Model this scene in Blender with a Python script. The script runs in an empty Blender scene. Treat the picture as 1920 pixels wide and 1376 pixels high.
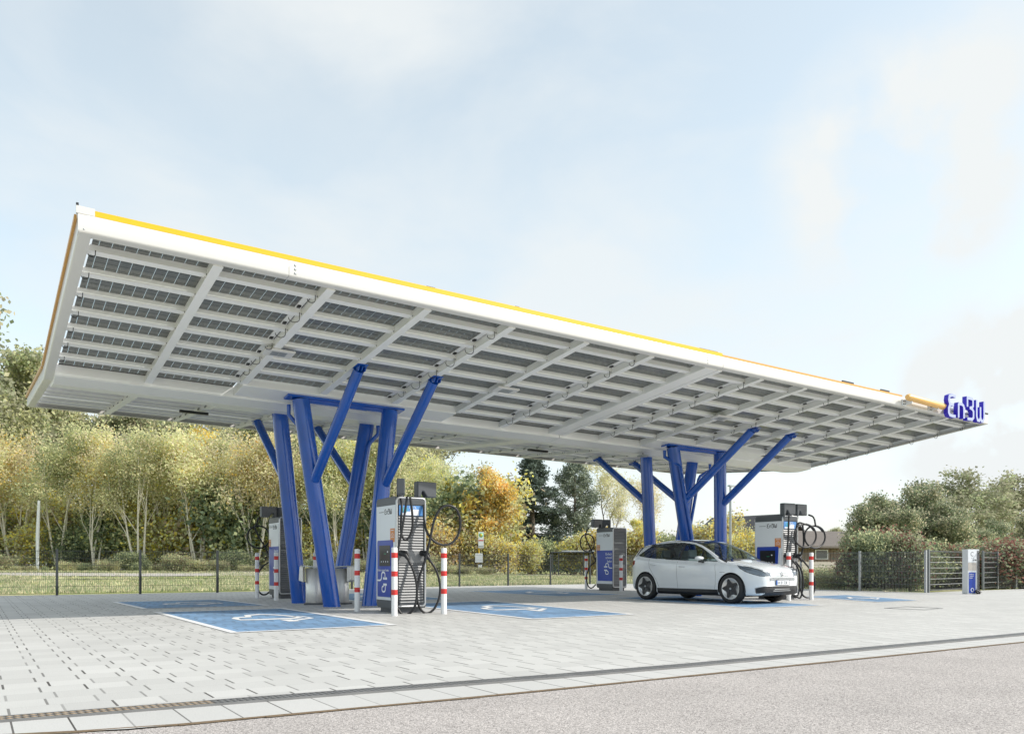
import bpy, bmesh, math, random
import numpy as np
from mathutils import Vector, Matrix
random.seed(7)
PI = math.pi
R = math.radians
scene = bpy.context.scene
C = scene.collection

# ------------------------------------------------------------------ camera
FPX, YAW, HOR, CAMH = 1527.683, 0.9866, 1057.01, 0.94
SA, CA = math.sin(YAW), math.cos(YAW)
cam_d = bpy.data.cameras.new('camera'); cam = bpy.data.objects.new('camera', cam_d); C.objects.link(cam)
cam_d.sensor_width = 36; cam_d.sensor_fit = 'HORIZONTAL'
cam_d.lens = 36 * FPX / 1920
cam_d.shift_y = (HOR - 688) / 1920
cam_d.clip_start = 0.05; cam_d.clip_end = 3000
cam.location = (0, 0, CAMH); cam.rotation_euler = (PI / 2, 0, YAW - PI / 2)
scene.camera = cam

# ------------------------------------------------------------------ light
SUN_DIR = Vector((0.79, -0.61, 0)).normalized(); SUN_EL = R(36)
sd = Vector((SUN_DIR.x * math.cos(SUN_EL), SUN_DIR.y * math.cos(SUN_EL), math.sin(SUN_EL)))
w = bpy.data.worlds.new('World'); scene.world = w; w.use_nodes = True
nt = w.node_tree; nt.nodes.clear()
def N(nt, t, **k):
    n = nt.nodes.new(t)
    for a, b in k.items(): setattr(n, a, b)
    return n
sky = N(nt, 'ShaderNodeTexSky', sky_type='NISHITA', sun_disc=False)
sky.sun_elevation = SUN_EL; sky.sun_rotation = math.atan2(sd.x, sd.y)
sky.air_density = 1.0; sky.dust_density = 1.2; sky.ozone_density = 1.0
tc = N(nt, 'ShaderNodeTexCoord'); mp = N(nt, 'ShaderNodeMapping'); mp.inputs['Scale'].default_value = (1.0, 1.0, 2.1)
mp.inputs['Location'].default_value = (3.1, 1.7, 0.4)
nz = N(nt, 'ShaderNodeTexNoise'); nz.inputs['Scale'].default_value = 2.6; nz.inputs['Detail'].default_value = 8; nz.inputs['Roughness'].default_value = 0.52
nz.inputs['Distortion'].default_value = 0.3
rmp = N(nt, 'ShaderNodeValToRGB'); rmp.color_ramp.elements[0].position = 0.40; rmp.color_ramp.elements[1].position = 0.62
rmp.color_ramp.elements[0].color = (0.45, 0.45, 0.45, 1); rmp.color_ramp.elements[1].color = (0.85, 0.85, 0.85, 1)
mx = N(nt, 'ShaderNodeMix', data_type='RGBA'); mx.inputs['B'].default_value = (3.0, 3.12, 3.14, 1)
bg = N(nt, 'ShaderNodeBackground'); bg.inputs['Strength'].default_value = 0.15
out = N(nt, 'ShaderNodeOutputWorld')
L = nt.links.new
L(tc.outputs['Generated'], mp.inputs['Vector']); L(mp.outputs[0], nz.inputs['Vector']); L(nz.outputs['Fac'], rmp.inputs[0])
def cloud_patch(u, v, c0, gain, prev):
    r_ = (u - 960) / FPX; dv = Vector((r_ * SA + CA, -r_ * CA + SA, (HOR - v) / FPX)).normalized()
    nm_ = N(nt, 'ShaderNodeVectorMath', operation='NORMALIZE'); L(tc.outputs['Generated'], nm_.inputs[0])
    dp = N(nt, 'ShaderNodeVectorMath', operation='DOT_PRODUCT'); L(nm_.outputs[0], dp.inputs[0]); dp.inputs[1].default_value = dv
    mr_ = N(nt, 'ShaderNodeMapRange', interpolation_type='SMOOTHSTEP'); mr_.inputs['From Min'].default_value = c0; mr_.inputs['From Max'].default_value = 1.0; L(dp.outputs['Value'], mr_.inputs['Value'])
    n2_ = N(nt, 'ShaderNodeTexNoise'); n2_.inputs['Scale'].default_value = 9; n2_.inputs['Detail'].default_value = 7; L(nm_.outputs[0], n2_.inputs['Vector'])
    m3 = N(nt, 'ShaderNodeMapRange'); m3.inputs['From Min'].default_value = 0.38; m3.inputs['From Max'].default_value = 0.62; L(n2_.outputs['Fac'], m3.inputs['Value'])
    m1 = N(nt, 'ShaderNodeMath', operation='MULTIPLY'); L(mr_.outputs[0], m1.inputs[0]); L(m3.outputs[0], m1.inputs[1])
    m2 = N(nt, 'ShaderNodeMath', operation='MULTIPLY_ADD', use_clamp=True); L(m1.outputs[0], m2.inputs[0]); m2.inputs[1].default_value = gain; L(prev, m2.inputs[2]); return m2.outputs[0]
fac = cloud_patch(1900, 770, 0.990, 0.9, rmp.outputs[0]); fac = cloud_patch(1700, 310, 0.988, 0.7, fac); fac = cloud_patch(500, 200, 0.965, 0.08, fac)
L(fac, mx.inputs['Factor']); hsn = N(nt, 'ShaderNodeHueSaturation'); hsn.inputs['Saturation'].default_value = 0.75; hsn.inputs['Hue'].default_value = 0.475; hsn.inputs['Value'].default_value = 0.90; L(sky.outputs[0], hsn.inputs['Color']); L(hsn.outputs[0], mx.inputs['A']); L(mx.outputs['Result'], bg.inputs[0]); L(bg.outputs[0], out.inputs[0])
ld = bpy.data.lights.new('sun', 'SUN'); ld.energy = 2.2; ld.angle = R(0.6); ld.color = (1.0, 0.95, 0.87)
sun = bpy.data.objects.new('sun', ld); C.objects.link(sun)
sun.rotation_euler = sd.to_track_quat('Z', 'Y').to_euler(); sun.location = (30, -20, 40)
scene.view_settings.view_transform = 'Standard'; scene.view_settings.look = 'None'
scene.view_settings.exposure = 0.98; scene.view_settings.gamma = 1.0
scene.render.engine = 'CYCLES'
scene.cycles.max_bounces = 8; scene.cycles.transparent_max_bounces = 24

# ------------------------------------------------------------------ helpers
def ray(u, v):
    r = (u - 960) / FPX; z = (HOR - v) / FPX
    return r * SA + CA, -r * CA + SA, z
def gpt(u, v, z=0.0):
    d = ray(u, v); t = (z - CAMH) / d[2]; return t * d[0], t * d[1]
def onY(u, v, Y):
    d = ray(u, v); t = Y / d[1]; return t * d[0], CAMH + t * d[2]
def at(u, d):
    r = (u - 960) / FPX * d; return r * SA + d * CA, -r * CA + d * SA
def tag(o, label=None, cat=None, group=None, kind=None):
    if label: o['label'] = label
    if cat: o['category'] = cat
    if group: o['group'] = group
    if kind: o['kind'] = kind
    return o
def empty(name, label, cat, loc=(0, 0, 0), rz=0, group=None):
    o = bpy.data.objects.new(name, None); C.objects.link(o); o.empty_display_size = 0.3
    o.location = loc; o.rotation_euler = (0, 0, rz); tag(o, label, cat, group); return o
def copy_tree(o, parent=None):
    c = o.copy(); C.objects.link(c); c.parent = parent
    for ch in list(o.children): copy_tree(ch, c)
    return c

class MB:
    """collects faces, builds one mesh object"""
    def __init__(s): s.v = []; s.f = []; s.m = []; s.sm = []
    def add(s, vs, fs, mi=0, smooth=False):
        b = len(s.v); s.v += [tuple(x) for x in vs]
        for f in fs: s.f.append(tuple(b + i for i in f)); s.m.append(mi); s.sm.append(smooth)
    def hexa(s, p, mi=0):   # 8 points: bottom 4 ccw, top 4
        s.add(p, [(3, 2, 1, 0), (4, 5, 6, 7), (0, 1, 5, 4), (1, 2, 6, 5), (2, 3, 7, 6), (3, 0, 4, 7)], mi)
    def box(s, x0, x1, y0, y1, z0, z1, mi=0):
        s.hexa([(x0, y0, z0), (x1, y0, z0), (x1, y1, z0), (x0, y1, z0), (x0, y0, z1), (x1, y0, z1), (x1, y1, z1), (x0, y1, z1)], mi)
    def tube(s, pts, r, n=8, mi=0, caps=True, smooth=True):
        pts = [Vector(p) for p in pts]
        if not hasattr(r, '__len__'): r = [r] * len(pts)
        rings = []; up = None
        for i, p in enumerate(pts):
            t = (pts[min(i + 1, len(pts) - 1)] - pts[max(i - 1, 0)])
            if t.length < 1e-9: t = Vector((0, 0, 1))
            t.normalize()
            if up is None:
                up = Vector((1, 0, 0)) if abs(t.x) < 0.8 else Vector((0, 1, 0))
            a = (up - t * up.dot(t)); a.normalize(); up = a; b = t.cross(a)
            rings.append([p + (a * math.cos(2 * PI * k / n) + b * math.sin(2 * PI * k / n)) * r[i] for k in range(n)])
        vs = [q for rg in rings for q in rg]; fs = []
        for i in range(len(rings) - 1):
            for k in range(n):
                k2 = (k + 1) % n; fs.append((i * n + k, i * n + k2, (i + 1) * n + k2, (i + 1) * n + k))
        s.add(vs, fs, mi, smooth)
        if caps:
            s.add(rings[0], [tuple(range(n))[::-1]], mi); s.add(rings[-1], [tuple(range(n))], mi)
    def lathe(s, prof, org=(0, 0, 0), axis='z', n=32, mi=0, smooth=True):
        vs = []; fs = []
        for (r, h) in prof:
            for k in range(n):
                a = 2 * PI * k / n; c, d = r * math.cos(a), r * math.sin(a)
                p = (c, d, h) if axis == 'z' else ((h, c, d) if axis == 'x' else (d, h, c))
                vs.append((p[0] + org[0], p[1] + org[1], p[2] + org[2]))
        for i in range(len(prof) - 1):
            for k in range(n):
                k2 = (k + 1) % n; fs.append((i * n + k, i * n + k2, (i + 1) * n + k2, (i + 1) * n + k))
        s.add(vs, fs, mi, smooth)
    def prism(s, poly, fn, t0, t1, mi=0):   # poly 2D list; fn(a,b,t)->3D
        n = len(poly)
        vs = [fn(a, b, t0) for a, b in poly] + [fn(a, b, t1) for a, b in poly]
        s.add(vs, [tuple(range(n))[::-1], tuple(range(n, 2 * n))] + [(i, (i + 1) % n, n + (i + 1) % n, n + i) for i in range(n)], mi)
    def build(s, name, mats, parent=None, bevel=0, loc=None):
        me = bpy.data.meshes.new(name); me.from_pydata(s.v, [], s.f); 
        mats = mats if isinstance(mats, (list, tuple)) else [mats]
        for m in mats: me.materials.append(m)
        me.polygons.foreach_set('material_index', s.m); me.polygons.foreach_set('use_smooth', s.sm)
        bm = bmesh.new(); bm.from_mesh(me); bmesh.ops.recalc_face_normals(bm, faces=bm.faces) if len(s.f) < 60000 else None
        bm.to_mesh(me); bm.free(); me.update()
        o = bpy.data.objects.new(name, me); C.objects.link(o)
        if parent: o.parent = parent
        if loc: o.location = loc
        if bevel:
            b = o.modifiers.new('bevel', 'BEVEL'); b.width = bevel; b.segments = 2; b.limit_method = 'ANGLE'; b.angle_limit = R(40)
        return o

# ------------------------------------------------------------------ materials
def new_mat(name):
    m = bpy.data.materials.new(name); m.use_nodes = True; nt = m.node_tree
    return m, nt, nt.nodes['Principled BSDF'], nt.nodes['Material Output']
def mat(name, col, rough=0.5, metal=0.0, var=0.06, scale=6.0, coat=0.0, bump=0.0, spec=0.5):
    m, nt, b, o = new_mat(name)
    b.inputs['Roughness'].default_value = rough; b.inputs['Metallic'].default_value = metal
    b.inputs['Coat Weight'].default_value = coat; b.inputs['Specular IOR Level'].default_value = spec
    t = N(nt, 'ShaderNodeTexCoord'); nz = N(nt, 'ShaderNodeTexNoise'); nz.inputs['Scale'].default_value = scale; nz.inputs['Detail'].default_value = 5
    nt.links.new(t.outputs['Object'], nz.inputs['Vector'])
    r = N(nt, 'ShaderNodeMapRange'); r.inputs['To Min'].default_value = 1 - var; r.inputs['To Max'].default_value = 1 + var
    nt.links.new(nz.outputs['Fac'], r.inputs['Value'])
    v = N(nt, 'ShaderNodeVectorMath', operation='SCALE'); v.inputs[0].default_value = col[:3]
    nt.links.new(r.outputs[0], v.inputs['Scale']); nt.links.new(v.outputs[0], b.inputs['Base Color'])
    if bump:
        bp = N(nt, 'ShaderNodeBump'); bp.inputs['Strength'].default_value = bump; bp.inputs['Distance'].default_value = 0.02
        nt.links.new(nz.outputs['Fac'], bp.inputs['Height']); nt.links.new(bp.outputs[0], b.inputs['Normal'])
    return m
M = {}
M['white'] = mat('white_steel', (0.87, 0.87, 0.86), 0.35, var=0.03, scale=1.5)
M['white_gloss'] = mat('white_fascia', (0.68, 0.67, 0.65), 0.28, var=0.02, scale=1.0)
M['yellow'] = mat('yellow_trim', (0.78, 0.47, 0.008), 0.4, var=0.04)
M['orange'] = mat('orange_trim', (0.62, 0.33, 0.08), 0.35, var=0.05)
M['blue'] = mat('blue_paint', (0.005, 0.088, 0.45), 0.22, var=0.22, scale=2.0, coat=0.6, bump=0.04)
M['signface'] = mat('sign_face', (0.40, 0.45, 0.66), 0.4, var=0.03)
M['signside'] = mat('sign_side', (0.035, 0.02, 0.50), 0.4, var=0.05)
M['black'] = mat('black_rubber', (0.015, 0.015, 0.017), 0.45)
M['dark'] = mat('dark_grey', (0.07, 0.078, 0.088), 0.38, var=0.08)
M['bolt'] = mat('dark_bolt', (0.08, 0.08, 0.09), 0.5, metal=0.5)
M['frame'] = mat('silver_frame', (0.55, 0.56, 0.57), 0.3, metal=0.7, var=0.05)
M['panelw'] = mat('panel_white', (0.70, 0.73, 0.76), 0.28, var=0.02)
M['louvre'] = mat('louvre_metal', (0.22, 0.225, 0.23), 0.45, metal=0.2, var=0.08)
M['posterblue'] = mat('poster_blue', (0.012, 0.05, 0.36), 0.3, var=0.05)
M['skyblue'] = mat('poster_sky', (0.10, 0.28, 0.62), 0.3, var=0.35, scale=4)
M['paper'] = mat('letter_white', (0.8, 0.82, 0.85), 0.5, var=0.02)
M['orangesign'] = mat('orange_sign', (0.62, 0.22, 0.05), 0.4, var=0.05)
M['screen'] = mat('black_screen', (0.008, 0.009, 0.012), 0.3, var=0.1)
M['red'] = mat('red_band', (0.62, 0.035, 0.03), 0.4, var=0.08)
M['bollard'] = mat('white_bollard', (0.78, 0.78, 0.78), 0.4, var=0.04, scale=20)
M['steel'] = mat('brushed_steel', (0.72, 0.71, 0.68), 0.42, metal=0.65, var=0.08)
M['galvd'] = mat('weathered_galvanised', (0.20, 0.22, 0.225), 0.5, metal=0.4, var=0.15)
M['galv'] = mat('galvanised_steel', (0.42, 0.44, 0.45), 0.45, metal=0.6, var=0.12)
M['fence'] = mat('anthracite_fence', (0.035, 0.042, 0.045), 0.5, var=0.1)
M['green'] = mat('green_mark', (0.05, 0.5, 0.25), 0.4)
M['lampw'] = mat('lamp_white', (0.8, 0.8, 0.8), 0.5)
M['whitepaint'] = mat('road_white', (0.80, 0.80, 0.79), 0.6, var=0.08, scale=25)

def paver_material(name, base, sx, sy, x0, y0, off, joint, vary=0.05, bed=0.35, blotch=0.08):
    m, nt, b, o = new_mat(name); b.inputs['Roughness'].default_value = 0.75
    t = N(nt, 'ShaderNodeTexCoord'); sp = N(nt, 'ShaderNodeSeparateXYZ'); nt.links.new(t.outputs['Object'], sp.inputs[0])
    def mth(op, a, b_=None, c=None):
        n = N(nt, 'ShaderNodeMath', operation=op)
        for i, q in enumerate((a, b_, c)):
            if q is None: continue
            if hasattr(q, 'is_linked') or hasattr(q, 'node'): nt.links.new(q, n.inputs[i])
            else: n.inputs[i].default_value = q
        return n.outputs[0]
    fy = mth('DIVIDE', mth('SUBTRACT', sp.outputs['Y'], y0), sy)
    row = mth('FLOOR', fy); par = mth('MODULO', mth('ABSOLUTE', row), 2.0)
    fx = mth('DIVIDE', mth('ADD', mth('SUBTRACT', sp.outputs['X'], x0), mth('MULTIPLY', par, off)), sx)
    colm = mth('FLOOR', fx)
    cv = N(nt, 'ShaderNodeCombineXYZ'); nt.links.new(colm, cv.inputs[0]); nt.links.new(row, cv.inputs[1])
    wn = N(nt, 'ShaderNodeTexWhiteNoise', noise_dimensions='2D'); nt.links.new(cv.outputs[0], wn.inputs['Vector'])
    # head joint: close to integer fx (right edge of column)
    fr = mth('FRACT', fx); hj = mth('LESS_THAN', fr, joint / sx)
    # only inside central part of the row so joints read as separate dashes
    fr2 = mth('FRACT', fy); inn = mth('MULTIPLY', mth('GREATER_THAN', fr2, 0.05), mth('LESS_THAN', fr2, 0.95))
    hj = mth('MULTIPLY', hj, inn)
    stre = mth('ADD', mth('MULTIPLY', mth('POWER', wn.outputs['Value'], 1.0), 0.60), 0.38)
    hj = mth('MULTIPLY', hj, stre)
    bj = mth('MULTIPLY', mth('LESS_THAN', fr2, 0.010), bed)
    jm = mth('MAXIMUM', hj, bj)
    nz = N(nt, 'ShaderNodeTexNoise'); nz.inputs['Scale'].default_value = 0.7; nz.inputs['Detail'].default_value = 6; nt.links.new(t.outputs['Object'], nz.inputs['Vector'])
    nf = N(nt, 'ShaderNodeTexNoise'); nf.inputs['Scale'].default_value = 90; nf.inputs['Detail'].default_value = 3; nt.links.new(t.outputs['Object'], nf.inputs['Vector'])
    k = mth('ADD', 1.0, mth('MULTIPLY', mth('SUBTRACT', wn.outputs['Value'], 0.5), vary * 2))
    k = mth('ADD', k, mth('MULTIPLY', mth('SUBTRACT', nz.outputs['Fac'], 0.5), blotch * 2))
    k = mth('ADD', k, mth('MULTIPLY', mth('SUBTRACT', nf.outputs['Fac'], 0.5), 0.16))
    v = N(nt, 'ShaderNodeVectorMath', operation='SCALE'); v.inputs[0].default_value = base; nt.links.new(k, v.inputs['Scale'])
    mxn = N(nt, 'ShaderNodeMix', data_type='RGBA'); nt.links.new(jm, mxn.inputs['Factor']); nt.links.new(v.outputs[0], mxn.inputs['A']); mxn.inputs['B'].default_value = (0.05, 0.045, 0.04, 1)
    nt.links.new(mxn.outputs['Result'], b.inputs['Base Color'])
    bp = N(nt, 'ShaderNodeBump'); bp.inputs['Strength'].default_value = 0.25; bp.inputs['Distance'].default_value = 0.01
    nt.links.new(mth('SUBTRACT', nf.outputs['Fac'], mth('MULTIPLY', jm, 2.0)), bp.inputs['Height']); nt.links.new(bp.outputs[0], b.inputs['Normal'])
    return m
PV_X, PV_Y, PV_O = 0.306, 0.315, 0.078
M['paver'] = paver_material('concrete_pavers', (0.50, 0.495, 0.475), PV_X, PV_Y, 0.18, 7.19, PV_O, 0.0165, blotch=0.12, vary=0.065)
M['bay'] = paver_material('blue_painted_pavers', (0.16, 0.28, 0.44), PV_X, PV_Y, 0.18, 7.19, PV_O, 0.020, vary=0.14, bed=0.4, blotch=0.4)
M['slab'] = paver_material('kerb_slabs', (0.50, 0.495, 0.478), 0.297, 50, 0.18, -20, 0, 0.011, vary=0.03, bed=0)

def asphalt_material():
    m, nt, b, o = new_mat('asphalt'); b.inputs['Roughness'].default_value = 0.85
    t = N(nt, 'ShaderNodeTexCoord'); v = N(nt, 'ShaderNodeTexVoronoi'); v.inputs['Scale'].default_value = 150
    n1 = N(nt, 'ShaderNodeTexNoise'); n1.inputs['Scale'].default_value = 1.1; n1.inputs['Detail'].default_value = 7
    n2 = N(nt, 'ShaderNodeTexNoise'); n2.inputs['Scale'].default_value = 60; n2.inputs['Detail'].default_value = 4
    for q in (v, n1, n2): nt.links.new(t.outputs['Object'], q.inputs['Vector'])
    cr = N(nt, 'ShaderNodeValToRGB'); e = cr.color_ramp.elements
    e[0].position = 0.05; e[0].color = (0.20, 0.18, 0.17, 1); e[1].position = 0.9; e[1].color = (0.54, 0.50, 0.475, 1)
    x = cr.color_ramp.elements.new(0.32); x.color = (0.40, 0.37, 0.352, 1)
    sp = N(nt, 'ShaderNodeSeparateColor'); nt.links.new(v.outputs['Color'], sp.inputs[0]); nt.links.new(sp.outputs[0], cr.inputs[0])
    mr = N(nt, 'ShaderNodeMapRange'); mr.inputs['To Min'].default_value = 0.78; mr.inputs['To Max'].default_value = 1.2; nt.links.new(n1.outputs['Fac'], mr.inputs[0])
    mr2 = N(nt, 'ShaderNodeMapRange'); mr2.inputs['From Min'].default_value = 0.3; mr2.inputs['From Max'].default_value = 0.7; mr2.inputs['To Min'].default_value = 0.65; mr2.inputs['To Max'].default_value = 1.25; nt.links.new(n2.outputs['Fac'], mr2.inputs[0])
    mu = N(nt, 'ShaderNodeMath', operation='MULTIPLY'); nt.links.new(mr.outputs[0], mu.inputs[0]); nt.links.new(mr2.outputs[0], mu.inputs[1])
    sc = N(nt, 'ShaderNodeVectorMath', operation='SCALE'); nt.links.new(cr.outputs[0], sc.inputs[0]); nt.links.new(mu.outputs[0], sc.inputs['Scale'])
    nt.links.new(sc.outputs[0], b.inputs['Base Color'])
    bp = N(nt, 'ShaderNodeBump'); bp.inputs['Strength'].default_value = 0.5; bp.inputs['Distance'].default_value = 0.006
    nt.links.new(v.outputs['Distance'], bp.inputs['Height']); nt.links.new(bp.outputs[0], b.inputs['Normal'])
    return m
M['asphalt'] = asphalt_material()

def ground_material():
    m, nt, b, o = new_mat('meadow'); b.inputs['Roughness'].default_value = 0.95
    t = N(nt, 'ShaderNodeTexCoord')
    n1 = N(nt, 'ShaderNodeTexNoise'); n1.inputs['Scale'].default_value = 0.16; n1.inputs['Detail'].default_value = 9; n1.inputs['Roughness'].default_value = 0.7
    n2 = N(nt, 'ShaderNodeTexNoise'); n2.inputs['Scale'].default_value = 5; n2.inputs['Detail'].default_value = 6
    for q in (n1, n2): nt.links.new(t.outputs['Object'], q.inputs['Vector'])
    cr = N(nt, 'ShaderNodeValToRGB'); e = cr.color_ramp.elements
    e[0].position = 0.40; e[0].color = (0.22, 0.27, 0.06, 1); e[1].position = 0.62; e[1].color = (0.46, 0.41, 0.27, 1)
    x = cr.color_ramp.elements.new(0.5); x.color = (0.31, 0.32, 0.10, 1)
    nt.links.new(n1.outputs['Fac'], cr.inputs[0])
    mr = N(nt, 'ShaderNodeMapRange'); mr.inputs['From Min'].default_value = 0.3; mr.inputs['From Max'].default_value = 0.7; mr.inputs['To Min'].default_value = 0.6; mr.inputs['To Max'].default_value = 1.35; nt.links.new(n2.outputs['Fac'], mr.inputs[0])
    sc = N(nt, 'ShaderNodeVectorMath', operation='SCALE'); nt.links.new(cr.outputs[0], sc.inputs[0]); nt.links.new(mr.outputs[0], sc.inputs['Scale'])
    nt.links.new(sc.outputs[0], b.inputs['Base Color'])
    return m
M['meadow'] = ground_material()
M['gravel'] = mat('gravel', (0.45, 0.42, 0.38), 0.9, var=0.25, scale=3)
M['road'] = mat('pale_road', (0.42, 0.41, 0.40), 0.85, var=0.08, scale=1)

# ------------------------------------------------------------------ ground
def sm(t): t = max(0.0, min(1.0, t)); return t * t * (3 - 2 * t)
def terrain(X, Y):
    return 0.42 * sm((Y - 33) / 28) * (1 - sm((X - 22) / 22))
def sheet(name, poly, z, m, kind='structure'):
    b = MB(); b.add([(x, y, z) for x, y in poly], [tuple(range(len(poly)))]); o = b.build(name, m)
    o['kind'] = kind; return o
# large terrain sheet (meadow)
b = MB(); xs = [-400, -150, -60, -30] + [x * 4 for x in range(-5, 30)] + [150, 250, 600]; ys = [-300, -100, -30, 0] + [4 + y * 4 for y in range(30)] + [150, 250, 700]
b.add([(x, y, terrain(x, y) - 0.02) for y in ys for x in xs], [(j * len(xs) + i, j * len(xs) + i + 1, (j + 1) * len(xs) + i + 1, (j + 1) * len(xs) + i) for j in range(len(ys) - 1) for i in range(len(xs) - 1)], 0, True)
g = b.build('ground', M['meadow']); g['kind'] = 'structure'
kerb = [(-12, 6.2), (-3, 5.75), (0.12, 5.30), (0.73, 5.07), (2.74, 4.95), (3.64, 4.92), (7.93, 4.83), (10.5, 4.79), (20, 4.75), (45, 4.7)]
drn = [(-12, 6.6), (-3, 6.15), (0.13, 5.76), (0.83, 5.70), (2.88, 5.53), (4.0, 5.43), (5.49, 5.34), (8.72, 5.30), (11.6, 5.27), (20, 5.25), (45, 5.2)]
sheet('paving', [(x, y + 0.01) for x, y in drn] + [(45, 15.0), (26.25, 15.0), (26.2, 29.9), (16.9, 30.1), (8.5, 28.2), (-12, 28.9)], 0.0, M['paver'])
sheet('kerb_strip', kerb + [(x, y - 0.01) for x, y in reversed(drn)], 0.004, M['slab'])
sheet('asphalt_road', [(-12, -8), (45, -8)] + list(reversed(kerb)), -0.004, M['asphalt'])
# grimy seam of the asphalt edge
# drain channel with grating
def path_pt(pl, s):
    for (a, c) in zip(pl[:-1], pl[1:]):
        if s <= c[0]:
            t = (s - a[0]) / (c[0] - a[0]); return Vector((s, a[1] + (c[1] - a[1]) * t, 0))
t = empty('drainage_channel', 'narrow slotted metal drainage channel running along the paving edge', 'drain')
tr = MB(); fr = MB(); ba = MB(); ba2 = MB(); x = -4.0
segs = [-4 + 0.5 * i for i in range(97)]
for a, c in zip(segs[:-1], segs[1:]):
    p, q = path_pt(drn, a), path_pt(drn, c)
    tr.add([(p.x, p.y - 0.07, 0.008), (q.x, q.y - 0.07, 0.008), (q.x, q.y + 0.07, 0.008), (p.x, p.y + 0.07, 0.008)], [(0, 1, 2, 3)])
    for o1, o2 in ((-0.082, -0.066), (-0.006, 0.006), (0.066, 0.082)):
        fr.hexa([(p.x, p.y + o1, 0.0), (q.x, q.y + o1, 0.0), (q.x, q.y + o2, 0.0), (p.x, p.y + o2, 0.0), (p.x, p.y + o1, 0.02), (q.x, q.y + o1, 0.02), (q.x, q.y + o2, 0.02), (p.x, p.y + o2, 0.02)])
x = -1.0
while x < 26:
    p = path_pt(drn, x)
    bb = ba if x < 1.35 else ba2
    for o1, o2 in ((-0.066, -0.006), (0.006, 0.066)):
        sh = 0.012
        bb.hexa([(p.x + sh, p.y + o1, 0.009), (p.x + 0.02 + sh, p.y + o1, 0.009), (p.x + 0.02 - sh, p.y + o2, 0.009), (p.x - sh, p.y + o2, 0.009),
                 (p.x + sh, p.y + o1, 0.018), (p.x + 0.02 + sh, p.y + o1, 0.018), (p.x + 0.02 - sh, p.y + o2, 0.018), (p.x - sh, p.y + o2, 0.018)])
    x += 0.042
M['rust'] = mat('rusty_dust', (0.36, 0.27, 0.18), 0.8, var=0.2, scale=12)
M['grate'] = mat('cast_grate', (0.22, 0.22, 0.22), 0.5, metal=0.4, var=0.3, scale=5)
tr.build('trough', M['black'], t); fr.build('edge_rail', M['grate'], t); ba.build('grating', M['rust'], t); ba2.build('grating', M['grate'], t)
# dirt joint between slabs and asphalt
dj = MB()
for a, c in zip(segs[:-1], segs[1:]):
    p, q = path_pt(kerb, a), path_pt(kerb, c); w0 = 0.012 + 0.02 * random.random(); w1 = 0.012 + 0.02 * random.random()
    dj.add([(p.x, p.y - w0, 0.001), (q.x, q.y - w1, 0.001), (q.x, q.y + 0.004, 0.007), (p.x, p.y + 0.004, 0.007)], [(0, 1, 2, 3)])
o = dj.build('dirt_joint', mat('joint_dirt', (0.16, 0.115, 0.07), 0.95, var=0.5, scale=30)); o['kind'] = 'structure'
# manhole-like gully frame in the paving
gy = MB(); gq = [gpt(u, v) for u, v in ((1660, 1140), (1735, 1143), (1766, 1140.5), (1700, 1137.2))]
for i in range(4):
    p, q = Vector((*gq[i], 0)), Vector((*gq[(i + 1) % 4], 0)); d = (q - p).normalized(); nn = Vector((-d.y, d.x, 0)) * 0.025
    gy.hexa([p - nn, q - nn, q + nn, p + nn, *[a + Vector((0, 0, 0.007)) for a in (p - nn, q - nn, q + nn, p + nn)]])
tag(gy.build('inspection_cover', M['grate']), 'flat rectangular access cover frame set in the paving near the right edge', 'cover')

# road beyond the fence, gravel track
def strip(name, pts, wd, m, dz=0.01):
    b = MB(); vs = []
    for i, (x, y) in enumerate(pts):
        a = Vector(pts[max(i - 1, 0)]); c = Vector(pts[min(i + 1, len(pts) - 1)]); d = (c - a).normalized(); n = Vector((-d.y, d.x)) * wd / 2
        for s in (-1, 1): vs.append((x + n.x * s, y + n.y * s, terrain(x + n.x * s, y + n.y * s) + dz))
    b.add(vs, [(2 * i, 2 * i + 1, 2 * i + 3, 2 * i + 2) for i in range(len(pts) - 1)]); o = b.build(name, m); o['kind'] = 'structure'; return o
strip('gravel_track', [at(u, d) for u, d in ((-300, 46), (0, 47), (150, 47), (300, 48), (420, 50), (520, 56))], 5.5, M['gravel'], 0.012)
strip('background_road', [at(u, d) for u, d in ((560, 66), (700, 63), (850, 61), (1000, 60), (1150, 60), (1400, 62), (1700, 66), (2000, 70))], 4.0, M['road'], 0.015)

# ------------------------------------------------------------------ parking bays
def plug_icon(b, fn, s, wd, mi=0):
    pass
def ribbon(b, pts, wd, fn, closed=False, mi=0, rnd=0):
    for _ in range(rnd):
        q = [pts[0]]
        for p0, p1 in zip(pts[:-1], pts[1:]):
            q.append((p0[0] * .75 + p1[0] * .25, p0[1] * .75 + p1[1] * .25)); q.append((p0[0] * .25 + p1[0] * .75, p0[1] * .25 + p1[1] * .75))
        q.append(pts[-1]); pts = q
    n = len(pts); V = [Vector(p) for p in pts]; vs = []
    for i in range(n):
        a = V[(i - 1) % n] if (closed or i > 0) else V[i]; c = V[(i + 1) % n] if (closed or i < n - 1) else V[i]
        d = (c - a).normalized(); nn = Vector((-d.y, d.x)) * wd / 2
        vs.append(fn(*(V[i] - nn))); vs.append(fn(*(V[i] + nn)))
    rng = range(n) if closed else range(n - 1)
    b.add(vs, [(2 * i, 2 * i + 1, 2 * ((i + 1) % n) + 1, 2 * ((i + 1) % n)) for i in rng], mi)
def bilin(q, s, t):
    A, B, Cc, D = [Vector(p) for p in q]   # A left-back, B left-front, C right-front, D right-back
    f = B.lerp(Cc, s); k = A.lerp(D, s); return f.lerp(k, t)
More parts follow.
